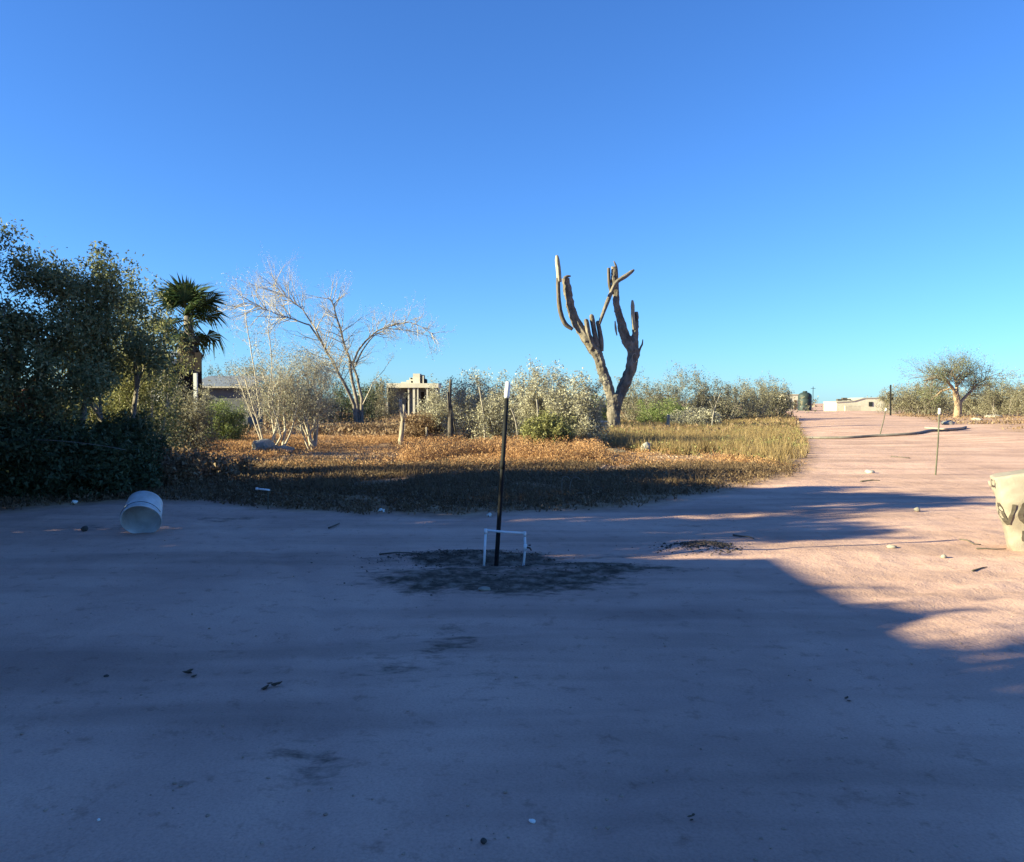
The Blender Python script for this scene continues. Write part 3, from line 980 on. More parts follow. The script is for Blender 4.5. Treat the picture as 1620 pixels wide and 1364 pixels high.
# ------------------------------------------------------------------ giant cactus
M['cardon'] = surf('cardon', (0.23, 0.19, 0.155), (0.055, 0.046, 0.039), 3.0, .92, .9, 14, stretch=(1, 1, .45), bdist=.05)
M['cardon_pale'] = surf('cardon_pale', (0.38, 0.33, 0.26), (0.20, 0.165, 0.125), 5, .92, .6, 25, stretch=(1, 1, .3))
M['cardon_dark'] = surf('cardon_dark', (0.16, 0.125, 0.10), (0.06, 0.05, 0.042), 5, .95, .7, 25, stretch=(1, 1, .3))
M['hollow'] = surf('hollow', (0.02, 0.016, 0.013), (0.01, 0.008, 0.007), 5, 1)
D = 45.0
cb = P(970, 686, D)
cact = thing('giant_cactus', 'giant old branching cactus with woody forked trunk and broken arms', 'cactus', (cb.x, D, gz(cb.x, D)))
PXM = D / FPX
def cpts(px, dd0=0.0, dd1=0.0):
    out = []
    for i, q in enumerate(px):
        f = i / max(1, len(px) - 1)
        w = P(q[0], q[1], D + dd0 + (dd1 - dd0) * f)
        out.append(w - Vector(cact.location))
    return out
def catmull(pts, rad, k=5):
    P2, R2 = [], []
    n = len(pts)
    for i in range(n - 1):
        a, b, c, e = pts[max(i - 1, 0)], pts[i], pts[i + 1], pts[min(i + 2, n - 1)]
        for j in range(k):
            t = j / k
            P2.append(0.5 * ((2 * b) + (c - a) * t + (2 * a - 5 * b + 4 * c - e) * t * t + (-a + 3 * b - 3 * c + e) * t ** 3))
            R2.append(rad[i] + (rad[i + 1] - rad[i]) * t)
    P2.append(pts[-1]); R2.append(rad[-1])
    return P2, R2
def sweep_bm(bm, pts, rad, sides=16, seed=0, rough=.10, ribs=0, rdep=0):
    pts, rad = catmull(pts, rad)
    rings = []
    n = len(pts)
    for i in range(n):
        d = (pts[min(i + 1, n - 1)] - pts[max(i - 1, 0)]).normalized()
        u = d.cross(Vector((0, 1, 0.02))).normalized(); v = d.cross(u)
        ring = []
        for k in range(sides):
            a = 2 * math.pi * k / sides
            o = u * math.cos(a) + v * math.sin(a)
            p = pts[i] + o * rad[i]
            nz = mnoise.noise(p * 1.6 + Vector((seed, 0, 0))) * rough + mnoise.noise(p * 5 + Vector((0, seed, 0))) * rough * .6
            rr = rad[i] * (1 + nz)
            if ribs:
                rr *= 1 - rdep * (0.5 - 0.5 * math.cos(a * ribs))
            ring.append(bm.verts.new(pts[i] + o * rr))
        rings.append(ring)
    for i in range(n - 1):
        for k in range(sides):
            k2 = (k + 1) % sides
            bm.faces.new((rings[i][k], rings[i][k2], rings[i + 1][k2], rings[i + 1][k]))
    bm.faces.new(list(reversed(rings[0]))); bm.faces.new(rings[-1])
def bm_obj(name, bm, mat, parent=None, smooth=True):
    bmesh.ops.recalc_face_normals(bm, faces=bm.faces)
    me = bpy.data.meshes.new(name)
    bm.to_mesh(me); bm.free()
    me.materials.append(mat)
    if smooth:
        me.polygons.foreach_set('use_smooth', [True] * len(me.polygons))
    o = bpy.data.objects.new(name, me)
    return link(o, parent)
pr = lambda *a: [v * PXM * .93 for v in a]
bm = bmesh.new()
sweep_bm(bm, cpts([(969, 692), (970, 684), (971, 670), (971, 650), (972, 634), (973, 624)]), pr(14.5, 12.8, 11.6, 11.8, 12.5, 12), 20, 1, .14)
sweep_bm(bm, cpts([(971, 645), (967, 628), (960, 605), (953, 585), (948, 568), (940, 553), (930, 538), (920, 524), (911, 508), (904, 488), (899, 465), (895, 440)], 0, -.1),
         pr(9, 10.5, 9.5, 9.5, 9.8, 10.5, 10.5, 9, 8.5, 7.8, 7.5, 7.5), 18, 2, .22, 7, .12)
sweep_bm(bm, cpts([(973, 645), (980, 625), (989, 605), (997, 585), (1001, 570), (1002, 556), (994, 543), (987, 525), (981, 505), (976, 485), (974, 465), (972, 445), (971, 422)], .36, .88),
         pr(9, 10, 10.5, 10, 10.5, 11, 10, 8.8, 7.5, 6.5, 6.2, 5.8, 5.6), 18, 3, .18, 6, .12)
sweep_bm(bm, cpts([(1003, 562), (1005, 540), (1006, 520), (1007, 502), (1007, 493)], .62, .7), pr(8.5, 7.2, 6, 4.6, 3.6), 14, 4, .15, 5, .15)
tr = bm_obj('trunk', bm, M['cardon'], cact)
rm = tr.modifiers.new('remesh', 'REMESH'); rm.mode = 'VOXEL'; rm.voxel_size = .038; rm.use_smooth_shade = True
tex = bpy.data.textures.new('bark_lumps', 'CLOUDS'); tex.noise_scale = .22; tex.noise_depth = 4
dm = tr.modifiers.new('lumps', 'DISPLACE'); dm.texture = tex; dm.strength = .12; dm.mid_level = .6; dm.texture_coords = 'LOCAL'
def cpart(name, px, rad, mat, d0=0, d1=0, seed=0, ribs=5, rdep=.2, rough=.12, sides=14):
    bm = bmesh.new()
    sweep_bm(bm, cpts(px, d0, d1), pr(*rad), sides, seed, rough, ribs, rdep)
    return bm_obj(name, bm, M[mat], cact)
cpart('arm', [(906, 521), (894, 512), (887, 494), (884, 470), (883, 440)], (2.8, 4.2, 4.2, 3.8, 3.4), 'cardon_dark', -.35, -.5, 11)
cpart('arm_tip', [(885, 446), (884, 430), (882, 412), (881, 404)], (4.6, 4.6, 4.1, 2.0), 'cardon_pale', -.5, -.5, 12)
cpart('broken_top', [(893, 441), (898, 437.5), (903, 437)], (4.0, 2.6, 1.2), 'cardon_dark', -.7, -.7, 13)
cpart('stub', [(938, 550), (932, 532), (929, 515), (927.5, 507), (927.5, 504.5)], (3.5, 4.6, 4.4, 4.0, 1.6), 'cardon', -.3, -.35, 14)
cpart('stub', [(946, 548), (941, 528), (937.5, 508), (936, 500), (935.7, 497)], (3.5, 4.4, 4.4, 3.8, 1.4), 'cardon', -.2, -.25, 15)
cpart('stub', [(952, 556), (951, 538), (947.5, 518), (945.5, 510), (945, 507.5)], (3.5, 4.4, 4.0, 3.2, 1.4), 'cardon', -.1, -.1, 16)
cpart('fallen_arm', [(948, 513), (955, 494), (963, 473), (972, 452), (979, 444), (990, 437), (998, 431), (1003, 427)], (2.6, 3.4, 3.6, 3.4, 3.6, 4.2, 3.4, 1.4), 'cardon', -.2, .45, 17)
cpart('broken_arm', [(967, 464), (964, 448), (963, 424)], (2.4, 3.2, 2.6), 'cardon_dark', .72, .75, 18)
cpart('broken_arm', [(977, 470), (976.5, 450), (975, 424), (971, 413)], (2.4, 2.8, 2.4, .7), 'cardon_dark', .78, .82, 19)
cpart('arm_tip', [(1003, 522), (1001.5, 500), (1001, 484), (1000.5, 475)], (2.6, 3.6, 3.4, 1.5), 'cardon_pale', .5, .55, 20)
cpart('sprout', [(1008, 566), (1013, 551), (1016, 545), (1017, 537)], (2.0, 1.8, 1.5, .7), 'cardon_dark', .6, .6, 21)
cpart('sprout', [(973, 508), (974, 520), (976, 531)], (1.0, 2.0, .9), 'cardon_pale', .55, .55, 22)
# ring shaped scar on the right arm and the hollow at the foot
bm = bmesh.new()
ring = []
for k in range(12):
    a = R(60 + k * 24)
    ring.append((1004 + 4 * math.cos(a), 567 - 7.5 * math.sin(a)))
sweep_bm(bm, cpts(ring, .24, .24), pr(*([.55] * 12)), 6, 0, 0)
bm_obj('scar', bm, M['cardon_pale'], cact)
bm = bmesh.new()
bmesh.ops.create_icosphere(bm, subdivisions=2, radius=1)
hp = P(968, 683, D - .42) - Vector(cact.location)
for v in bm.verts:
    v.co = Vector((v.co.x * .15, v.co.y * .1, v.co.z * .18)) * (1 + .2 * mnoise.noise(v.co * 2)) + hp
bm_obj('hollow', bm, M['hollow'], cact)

# ------------------------------------------------------------------ field cover
def scatter(poly, n, rg, bbox=None):
    x0, y0 = poly.min(0); x1, y1 = poly.max(0)
    if bbox:
        x0, x1, y0, y1 = bbox
    x = rg.uniform(x0, x1, n); y = rg.uniform(y0, y1, n)
    k = inside(poly, x, y)
    return x[k], y[k]
def nz2(x, y, s, o):
    return np.array([mnoise.noise((a * s, b * s, o)) for a, b in zip(x, y)])
def gzs(x, y):
    return np.array([terrain(a, b) for a, b in zip(x, y)])
def feather(x, y, rg, depth=2.2, side=1.6, out=.35):
    u = rg.uniform(0, 1, len(x)) ** 1.3
    v = rg.uniform(0, 1, len(x)) ** 1.3
    return inside(FIELD, x + v * side - out * .6, y - u * depth + out)
def weed_mesh(name, x, y, per, hgt, rad, size, mat, label, seed, cat='weeds', up=.55):
    """leafy weeds: little clumps of leaf faces"""
    rg = np.random.default_rng(seed)
    n = len(x)
    z0 = gzs(x, y)
    hh = hgt * rg.uniform(.4, 1.3, n)
    C = np.repeat(np.stack([x, y, z0], 1), per, 0)
    H = np.repeat(hh, per)
    m = len(C)
    rr = rad * np.sqrt(rg.uniform(0, 1, m)); t = rg.uniform(0, 2 * np.pi, m)
    zz = H * rg.uniform(0.02, 1, m)
    C = C + np.stack([rr * np.cos(t), rr * np.sin(t), zz], 1)
    sz = (size * rg.uniform(.6, 1.4, m))[:, None]
    a = rg.normal(0, 1, (m, 3)); a[:, 2] = np.abs(a[:, 2]) * 1 + up
    a /= np.linalg.norm(a, axis=1, keepdims=True)
    b = rg.normal(0, 1, (m, 3)); b -= a * np.sum(a * b, 1, keepdims=True); b /= np.linalg.norm(b, axis=1, keepdims=True)
    V = np.stack([C - a * sz * .4 + b * sz * .3, C + a * sz * .6, C - a * sz * .4 - b * sz * .3], 1).reshape(-1, 3)
    F = np.arange(m * 3).reshape(m, 3)
    tt = np.clip(np.repeat(rg.uniform(0, 1, n), per) * .6 + .4 * rg.uniform(0, 1, m), 0, 1)
    o = np_mesh(name, V, F, mat, tint=tt)
    o['kind'] = 'stuff'
    return tag(o, label, cat)
def blade_mesh(name, x, y, per, hgt, rad, w, mat, label, seed, cat='grass', lean=.35):
    rg = np.random.default_rng(seed)
    n = len(x)
    z0 = gzs(x, y)
    C = np.repeat(np.stack([x, y, z0], 1), per, 0)
    m = len(C)
    H = np.repeat(hgt * rg.uniform(.55, 1.25, n), per) * rg.uniform(.6, 1.1, m)
    rr = rad * np.sqrt(rg.uniform(0, 1, m)); t = rg.uniform(0, 2 * np.pi, m)
    C = C + np.stack([rr * np.cos(t), rr * np.sin(t), 0 * t], 1)
    l = rg.normal(0, lean, (m, 2)) * H[:, None]
    mid = C + np.stack([l[:, 0] * .35, l[:, 1] * .35, H * .6], 1)
    top = C + np.stack([l[:, 0], l[:, 1], H], 1)
    th = rg.uniform(0, np.pi, m)
    s = np.stack([np.cos(th), np.sin(th), 0 * th], 1) * (w * .5)
    V = np.stack([C - s, C + s, top], 1).reshape(-1, 3)
    F = np.arange(m * 3).reshape(m, 3)
    tt = np.clip(np.repeat(rg.uniform(0, 1, n), per) * .6 + .4 * rg.uniform(0, 1, m), 0, 1)
    o = np_mesh(name, V, F, mat, tint=tt)
    o['kind'] = 'stuff'
    return tag(o, label, cat)
rg = np.random.default_rng(77)
def vis(x, y, margin=.06):
    return np.abs(x / np.maximum(y, .1)) < .637 + margin
# rust coloured weeds: near strip 19-34 m and the far field
x, y = scatter(FIELD, 60000, rg, (-22, 14, 19.5, 36))
k = vis(x, y); x, y = x[k], y[k]
dn = nz2(x, y, .35, 5) + .5 * nz2(x, y, 1.3, 6)
bare = inside(poly_from_px([(380, 738), (520, 700), (700, 712), (720, 742)]), x, y)
bare2 = inside(poly_from_px([(950, 712), (1100, 722), (1270, 748), (1270, 760), (950, 748)]), x, y)
keep = feather(x, y, rg, .5, 2.5) & (dn > -.2) & ~(inside(TALL, x, y)) & ~((bare | bare2) & (rg.uniform(0, 1, len(x)) < .72))
tallw = (x > -8) & (x < 3.5) & (y < 34)
weed_mesh('rust_weeds', x[keep], y[keep], 13, .19, .13, .038, M['lf_rust'], 'low rust brown dry weeds carpeting the sunlit field', 1)
x, y = scatter(FIELD, 30000, rg, (-7, 6, 21, 33))
k = (nz2(x, y, .5, 8) > -.05) & (x > -3.0) & (x < 2.6) & (y < 28.5) & ~inside(TALL, x, y)
weed_mesh('tall_rust_weeds', x[k][:9000], y[k][:9000], 20, .46, .11, .038, M['lf_rust'], 'knee high rust weeds in front of the grey bushes', 2, up=1.2)
x, y = scatter(FIELD, 44000, rg, (-75, 45, 36, 120))
k = vis(x, y); x, y = x[k], y[k]
k = nz2(x, y, .12, 5) > -.3
weed_mesh('field_weeds', x[k], y[k], 6, .38, .3, .16, M['lf_brown'], 'brown dry weeds on the far part of the field', 3)
# yellow grass by the cactus
x, y = scatter(TALL, 26000, rg, None)
k = (nz2(x, y, .4, 4) > -.38) & (nz2(x, y, 1.4, 41) > -.35) & vis(x, y) & feather(x, y, rg, .2, 2.4, .2)
blade_mesh('yellow_grass', x[k][:17000], y[k][:17000], 12, .42, .16, .022, M['lf_straw'], 'tall yellow green grass between the cactus and the road', 4)
x, y = scatter(TALL, 14000, rg, None)
k = nz2(x, y, .3, 14) > .02
weed_mesh('green_weeds', x[k][:4500], y[k][:4500], 9, .35, .14, .06, M['lf_olive'], 'olive weeds mixed into the yellow grass', 5)
# shaded verge in front
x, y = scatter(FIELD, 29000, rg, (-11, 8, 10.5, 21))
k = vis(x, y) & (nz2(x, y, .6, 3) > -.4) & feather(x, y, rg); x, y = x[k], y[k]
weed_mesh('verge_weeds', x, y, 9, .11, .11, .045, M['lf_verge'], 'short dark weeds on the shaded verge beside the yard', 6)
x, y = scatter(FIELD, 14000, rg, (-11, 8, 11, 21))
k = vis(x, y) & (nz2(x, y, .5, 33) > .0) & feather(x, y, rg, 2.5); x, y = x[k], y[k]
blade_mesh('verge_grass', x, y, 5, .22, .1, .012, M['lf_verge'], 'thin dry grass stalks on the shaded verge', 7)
# weeds along the far bank at the right
x, y = scatter(BANK, 9000, rg, None)
k = vis(x, y) & (nz2(x, y, .18, 3) > -.05)
weed_mesh('bank_weeds', x[k], y[k], 6, .28, .3, .13, M['lf_brown'], 'brown weeds on the bank right of the road', 8)
# brush before the bare tree
x, y = scatter(FIELD, 9000, rg, (-16, -3, 40.5, 43.5))
k = (x > gx(500, 42)) & (x < gx(690, 42))
weed_mesh('brown_brush', x[k][:2500], y[k][:2500], 10, .5, .3, .10, M['lf_brown'], 'low brown brush at the foot of the bare tree', 9, 'brush')

# pebbles, clods and crumbs on the yard
def clods(name, label, n, region, rmin, rmax, mat, seed, cat):
    rg = np.random.default_rng(seed)
    ico = bmesh.new(); bmesh.ops.create_icosphere(ico, subdivisions=1, radius=1)
    bv = np.array([v.co[:] for v in ico.verts]); bf = np.array([[v.index for v in f.verts] for f in ico.faces]); ico.free()
    x, y = region(n, rg)
    n = len(x)
    z = gzs(x, y)
    r = rmin * (rmax / rmin) ** (rg.uniform(0, 1, n) ** 2.2)
    jit = rg.uniform(.7, 1.25, (n, len(bv), 1))
    sc = np.stack([r * rg.uniform(.8, 1.5, n), r * rg.uniform(.8, 1.5, n), r * rg.uniform(.4, .8, n)], -1)[:, None, :]
    V = bv[None] * jit * sc + np.stack([x, y, z + r * .15], -1)[:, None, :]
    F = bf[None] + (np.arange(n) * len(bv))[:, None, None]
    o = np_mesh(name, V.reshape(-1, 3), F.reshape(-1, 3), mat, smooth=False)
    o['kind'] = 'stuff'
    return tag(o, label, cat)
M['clod'] = surf('clod', (0.44, 0.31, 0.245), (0.28, 0.20, 0.155), 3, .95)
M['clod_dark'] = surf('clod_dark', (0.085, 0.064, 0.052), (0.035, 0.027, 0.022), 5, .95)
def reg_yard(n, rg):
    d = 2.3 * (22 / 2.3) ** rg.uniform(0, 1, n)
    x = rg.uniform(-.68, .68, n) * d
    k = ~inside(FIELD, x, d) | (rg.uniform(0, 1, n) < .3)
    return x[k], d[k]
clods('pebbles', 'small pebbles and crumbs of earth strewn over the dusty yard', 1500, reg_yard, .003, .010, M['clod'], 21, 'pebbles')
def reg_dug(n, rg):
    x = np.concatenate([rg.normal(-.55, .42, n // 2), rg.normal(.45, .42, n // 4), rg.normal(-.3, .7, n // 4)])
    y = np.concatenate([rg.normal(8.3, .16, n // 2), rg.normal(7.82, .09, n // 4), rg.normal(7.75, .35, n // 4)])
    return x, y
clods('earth_clods', 'dark clods of dug earth round the black pole', 1800, reg_dug, .003, .011, M['clod_dark'], 22, 'earth')
def reg_heap(n, rg):
    return rg.normal(2.1, .20, n), rg.normal(8.72, .13, n)
clods('litter_heap', 'dark heap of mulch and litter at the tip of the sunlit wedge', 1600, reg_heap, .005, .018, M['clod_dark'], 23, 'mulch')
def reg_edge(n, rg):
    x = rg.uniform(-7, 6, n)
    y = rg.uniform(19.5, 26, n)
    k = inside(FIELD, x, y)
    return x[k], y[k]
clods('field_clods', 'dark dry clods and leaf crumbs at the sunlit field edge', 2600, reg_edge, .012, .05, M['clod'], 24, 'clods')

# ------------------------------------------------------------------ small things
def tube_obj(name, pts, rad, mat, parent=None, sides=10, cap=True, smooth=True):
    if not isinstance(rad, (list, tuple)):
        rad = [rad] * len(pts)
    V, F = [], []
    n = len(pts)
    for i in range(n):
        d = (pts[min(i + 1, n - 1)] - pts[max(i - 1, 0)]).normalized()
        ref = Vector((0, 0, 1)) if abs(d.z) < .8 else Vector((1, 0, 0))
        u = d.cross(ref).normalized(); v = d.cross(u)
        for k in range(sides):
            a = 2 * math.pi * k / sides
            V.append(pts[i] + (u * math.cos(a) + v * math.sin(a)) * rad[i])
    for i in range(n - 1):
        for k in range(sides):
            k2 = (k + 1) % sides
            F.append((i * sides + k, i * sides + k2, (i + 1) * sides + k2, (i + 1) * sides + k))
    if cap:
        F.append(tuple(range(sides))); F.append(tuple(range(n * sides - 1, (n - 1) * sides - 1, -1)))
    o = mesh_obj(name, V, F, mat, parent)
    bm = bmesh.new(); bm.from_mesh(o.data); bmesh.ops.recalc_face_normals(bm, faces=bm.faces); bm.to_mesh(o.data); bm.free()
    if smooth:
        for p in o.data.polygons:
            p.use_smooth = len(p.vertices) == 4
    return o
M['black_steel'] = surf('black_steel', (0.014, 0.014, 0.016), (0.008, 0.008, 0.009), 8, .75, spec=.15)
M['pvc'] = surf('pvc', (0.72, 0.76, 0.80), (0.58, 0.61, 0.64), 9, .45)
M['white_paint'] = surf('white_paint', (0.85, 0.84, 0.80), (0.70, 0.68, 0.62), 14, .5)
M['brass'] = surf('brass', (0.05, 0.045, 0.04), (0.03, 0.028, 0.025), 20, .5, metallic=.4)
def at_dep(px, py, d, o):
    return P(px, py, d) - o

# black pole with white tip
b = on_ground(785, 893)
pole = thing('black_pole', 'leaning black metal pole with white tip behind the white pipe frame', 'pole', b)
top = at_dep(802, 626, b.y + .05, b); tip = at_dep(803.5, 604, b.y + .055, b)
bot = (Vector() - (top - Vector()) * .08)
sq = 4
tube_obj('shaft', [bot, Vector(), top * .5, top], [.022, .022, .022, .021], M['black_steel'], pole, sides=8)
tube_obj('tip', [top * .985, top, top.lerp(tip, .35), top.lerp(tip, .7) + Vector((.004, 0, 0)), tip + Vector((-.003, 0, 0))], [.023, .028, .026, .029, .020], M['white_paint'], pole, sides=10)
tube_obj('joint_sleeve', [top * .57, top * .62], .025, M['black_steel'], pole, sides=8)

# white pipe frame with tap
b = on_ground(797, 893)
d0 = b.y - .05
fr = thing('water_standpipe', 'white plastic standpipe frame with tap stuck in the dark earth', 'standpipe', b)
A = at_dep(765, 896, d0, b); B = at_dep(768.5, 839, d0, b); C = at_dep(830, 843.5, d0 + .05, b); E = at_dep(831, 866, d0 + .05, b); Fp = at_dep(827, 895, d0 + .05, b)
A.z = -.06; Fp.z = -.06
rp = .0125
tube_obj('upright', [A, B], rp, M['pvc'], fr)
tube_obj('cross_pipe', [B, B.lerp(C, .5) + Vector((0, 0, -.004)), C], rp * .95, M['pvc'], fr)
tube_obj('upright', [C, E, Fp], rp, M['pvc'], fr)
for q, nm in ((B, 'elbow'), (C, 'elbow')):
    tube_obj(nm, [q + Vector((0, 0, -.035)), q + Vector((0, 0, .014))], rp * 1.35, M['pvc'], fr)
tube_obj('coupling', [E + Vector((0, 0, .03)), E + Vector((0, 0, -.03))], rp * 1.45, M['pvc'], fr)
tp = tube_obj('tap', [E, E + Vector((.045, -.01, -.004)), E + Vector((.06, -.012, -.03))], [.008, .009, .007], M['brass'], fr)
tube_obj('handle', [E + Vector((.03, -.01, .022)), E + Vector((.055, -.01, .024))], .006, M['brass'], tp)

# fallen tub, mouth towards the viewer
M['tub'] = surf('tub', (0.66, 0.68, 0.70), (0.36, 0.34, 0.32), 2.6, .5, .15, 12)
b = on_ground(222, 846)
tub = thing('plastic_tub', 'pale plastic tub lying on its side in the shade by the hedge', 'tub', b)
tub.scale = (.92, .92, .92)
def tub_mesh():
    N = 40
    prof = [(.245, 0), (.252, .004), (.252, .035), (.240, .04), (.238, .08), (.234, .22), (.224, .37), (.208, .39), (0, .395)]
    inn = [(0, .375), (.205, .37), (.227, .22), (.233, .02), (.245, 0)]
    V, F = [], []
    pr2 = prof[::-1][:-1] + [prof[0]]
    line = prof[::-1] + inn[::-1][1:]
    for (r_, h_) in line:
        for k in range(N):
            a = 2 * math.pi * k / N
            wob = 1 + .022 * math.cos(2 * a + .6) * (1 - h_ / .55)
            V.append((max(r_, .002) * math.cos(a) * wob, h_, max(r_, .002) * math.sin(a) * wob))
    for i in range(len(line) - 1):
        for k in range(N):
            k2 = (k + 1) % N
            F.append((i * N + k, (i + 1) * N + k, (i + 1) * N + k2, i * N + k2))
    return V, F
V, F = tub_mesh()
rot = Matrix.Rotation(R(15), 4, 'Z') @ Matrix.Rotation(R(30), 4, 'X')
V = [rot @ Vector(v) for v in V]
zmin = min(v.z for v in V)
V = [v + Vector((.0, .02, -zmin - .03)) for v in V]
body = mesh_obj('body', V, F, M['tub'], tub, smooth=True)
hr = [rot @ Vector((.256 * math.cos(R(a)), .05 + .03 * math.sin(R(a)), .256 * math.sin(R(a)))) + Vector((0, .02, -zmin - .03)) for a in range(20, 165, 8)]
tube_obj('handle', hr, .004, M['black_steel'], tub, sides=6)

# sack at the right edge
M['sack'] = surf('sack', (0.31, 0.262, 0.222), (0.21, 0.172, 0.145), 2.2, .8, .25, 90)
M['ink'] = surf('ink', (0.075, 0.058, 0.048), (0.045, 0.036, 0.03), 6, .8)
b = on_ground(1640, 876)
b.x, b.y = 5.73, 8.72
b.z = gz(b.x, b.y)
SK_RZ = -math.atan2(b.x, b.y) * .72
sack = thing('woven_sack', 'full cream woven sack with brown letters, cut by the right frame edge', 'sack', b, SK_RZ)
def sack_pt(a, v):
    """a angle round, v 0..1 up; superellipse cross-section widening upwards"""
    wv = .25 + .20 * v ** .85
    dv = .20 + .07 * math.sin(v * 2.6)
    n = 6.0
    c, s = math.cos(a), math.sin(a)
    x = wv * math.copysign(abs(c) ** (2 / n), c)
    y = dv * math.copysign(abs(s) ** (2 / n), s)
    q = Vector((x * 3, y * 3, v * 4))
    k = 1 + .05 * mnoise.noise(q * 1.3) + .03 * mnoise.noise(q * 3.5) + .012 * mnoise.noise(q * 9)
    z = v * (.90 + .22 * x)
    z += .012 * mnoise.noise(q * 2 + Vector((5, 0, 0)))
    y += (.02 * math.sin(9 * v + 5 * x) + .022 * abs(mnoise.noise(Vector((x * 5 + v * 3, v * 4 - x * 2, 2)))) ) * (1 if s < 0 else 0)
    return Vector((x * k, y * k, z - .03))
def build_sack():
    N, K = 72, 40
    V, F = [], []
    for i in range(K + 1):
        for k in range(N):
            V.append(sack_pt(2 * math.pi * k / N, i / K))
    top0 = len(V) - N
    for j, (f, dz) in enumerate(((.93, .015), (.8, .02), (.5, .01), (.15, .005))):
        for k in range(N):
            p = V[top0 + k]
            V.append(Vector((p.x * f, p.y * f, p.z * 1 + dz * .5 - (1 - f) * .22 * p.x)))
    tot = K + 5
    for i in range(tot - 1):
        for k in range(N):
            k2 = (k + 1) % N
            F.append((i * N + k, i * N + k2, (i + 1) * N + k2, (i + 1) * N + k))
    F.append(tuple((tot - 1) * N + k for k in range(N)))
    return mesh_obj('bag', V, F, M['sack'], sack, smooth=True)
build_sack()
def front(u, v):
    """point on the sack face: u metres across from its left corner at mid height, v metres up"""
    vv = min(1, max(0, v / .9))
    x = -.455 + u
    wv = .25 + .20 * vv ** .85
    c = max(-1, min(1, x / wv))
    n = 6.0
    cc = math.copysign(abs(c) ** (n / 2), c)
    return sack_pt(-math.acos(max(-1, min(1, cc))), vv)
def stroke(name, pts, w, parent, closed=False):
    """painted stroke following the cloth"""
    V, F = [], []
    fine = []
    for i in range(len(pts) - 1):
        for k in range(5):
            t = k / 5
            fine.append((pts[i][0] * (1 - t) + pts[i + 1][0] * t, pts[i][1] * (1 - t) + pts[i + 1][1] * t))
    fine.append(pts[-1])
    for i, p in enumerate(fine):
        a, c = fine[max(i - 1, 0)], fine[min(i + 1, len(fine) - 1)]
        dx, dy = c[0] - a[0], c[1] - a[1]
        l = math.hypot(dx, dy) + 1e-9
        nx, ny = -dy / l * w / 2, dx / l * w / 2
        for s in (-1, 0, 1):
            q = front(p[0] + nx * s, p[1] + ny * s)
            V.append(q + Vector((-.003, -.015, 0)))
    for i in range(len(fine) - 1):
        for s in (0, 1):
            F.append((i * 3 + s, i * 3 + s + 1, i * 3 + s + 4, i * 3 + s + 3))
    return V, F
def letter(name, strokes, w, parent):
    V, F = [], []
    for s in strokes:
        v, f = stroke(name, s, w, parent)
        o = len(V)
        V += v; F += [tuple(i + o for i in q) for q in f]
    return mesh_obj(name, V, F, M['ink'], parent)
letter('letter', [[(.045, .60), (.10, .47), (.155, .335)], [(.195, .58), (.18, .46), (.155, .335)]], .036, sack)
arc = [(.345 + .085 * math.cos(R(t)), .44 + .085 * math.sin(R(t))) for t in range(0, 361, 30)]
letter('letter', [[(.42, .60), (.35, .615), (.285, .57), (.262, .50), (.260, .44)], arc], .045, sack)
letter('letter', [[(.30, .27), (.30, .16), (.41, .16)]], .04, sack)
letter('letter', [[(.335, .80), (.335, .87)]], .02, sack)
cr = [front(.02, .88) + Vector((-.02, -.01, .0)), front(.02, .88) + Vector((-.045, -.015, -.02)), front(.02, .84) + Vector((-.045, -.015, -.03)), front(.02, .84) + Vector((-.01, -.005, -.04))]
tube_obj('corner_loop', cr, [.012, .016, .016, .010], M['sack'], sack, sides=8)

# marker stakes beside the road
M['stake'] = surf('stake', (0.12, 0.115, 0.08), (0.07, 0.065, 0.05), 9, .8)
for (bx, by), (tx, ty), white, r_, lab in (
        ((1480, 752), (1486.5, 646), .09, .018, 'thin upright stake with white top, nearest of two at the roadside'),
        ((1392, 693), (1402, 646), .10, .024, 'slanting thin stake with white top, farther of two at the roadside')):
    b = on_ground(bx, by)
    t_ = thing('marker_stake', lab, 'stake', b, group='white topped marker stakes')
    tp_ = at_dep(tx, ty, b.y, b)
    tube_obj('stick', [tp_ * -.05, Vector(), tp_ * .5 + Vector((.012, 0, 0)), tp_ * (1 - white)], [r_, r_, r_ * .9, r_ * .9], M['stake'], t_, sides=8)
    tube_obj('white_top', [tp_ * (1 - white), tp_ * (1 - white) + tp_ * .01, tp_], [r_ * 1.2, r_ * 1.7, r_ * 1.5], M['white_paint'], t_, sides=8)

M['rock_pale'] = surf('rock_pale', (0.36, 0.32, 0.275), (0.24, 0.205, 0.175), 6, .9, .4, 20)
# long pipe laid across the road
M['hose'] = surf('hose', (0.22, 0.19, 0.17), (0.13, 0.115, 0.10), 3, .7)
pp = [(1262, 693.5), (1300, 694.5), (1340, 695), (1380, 694.5), (1420, 694.5), (1450, 694), (1470, 691.5), (1490, 690.5), (1515, 687.5), (1528, 685)]
o0 = on_ground(1380, 694.5)
pts = []
for p_ in pp:
    g = G(*p_); g.z = gz(g.x, g.y) + .06
    pts.append(g - o0)
pts, rd = catmull(pts, [.06] * len(pts), 6)
hz = tube_obj('road_pipe', pts, .06, M['hose'], None)
hz.location = o0
tag(hz, 'long dark pipe lying across the dirt road', 'pipe')
pts2 = []
for p_ in [(1463, 688.5), (1480, 689.5), (1495, 691.5), (1525, 687.5)]:
    g = G(*p_); g.z = gz(g.x, g.y) + .13
    pts2.append(g - o0)
pts2, rd = catmull(pts2, [.04] * 4, 6)
h2 = tube_obj('lit_pipe_top', pts2, .04, M['rock_pale'], None)  # pale tube stands in for sunlight along the pipe's top
h2.location = o0
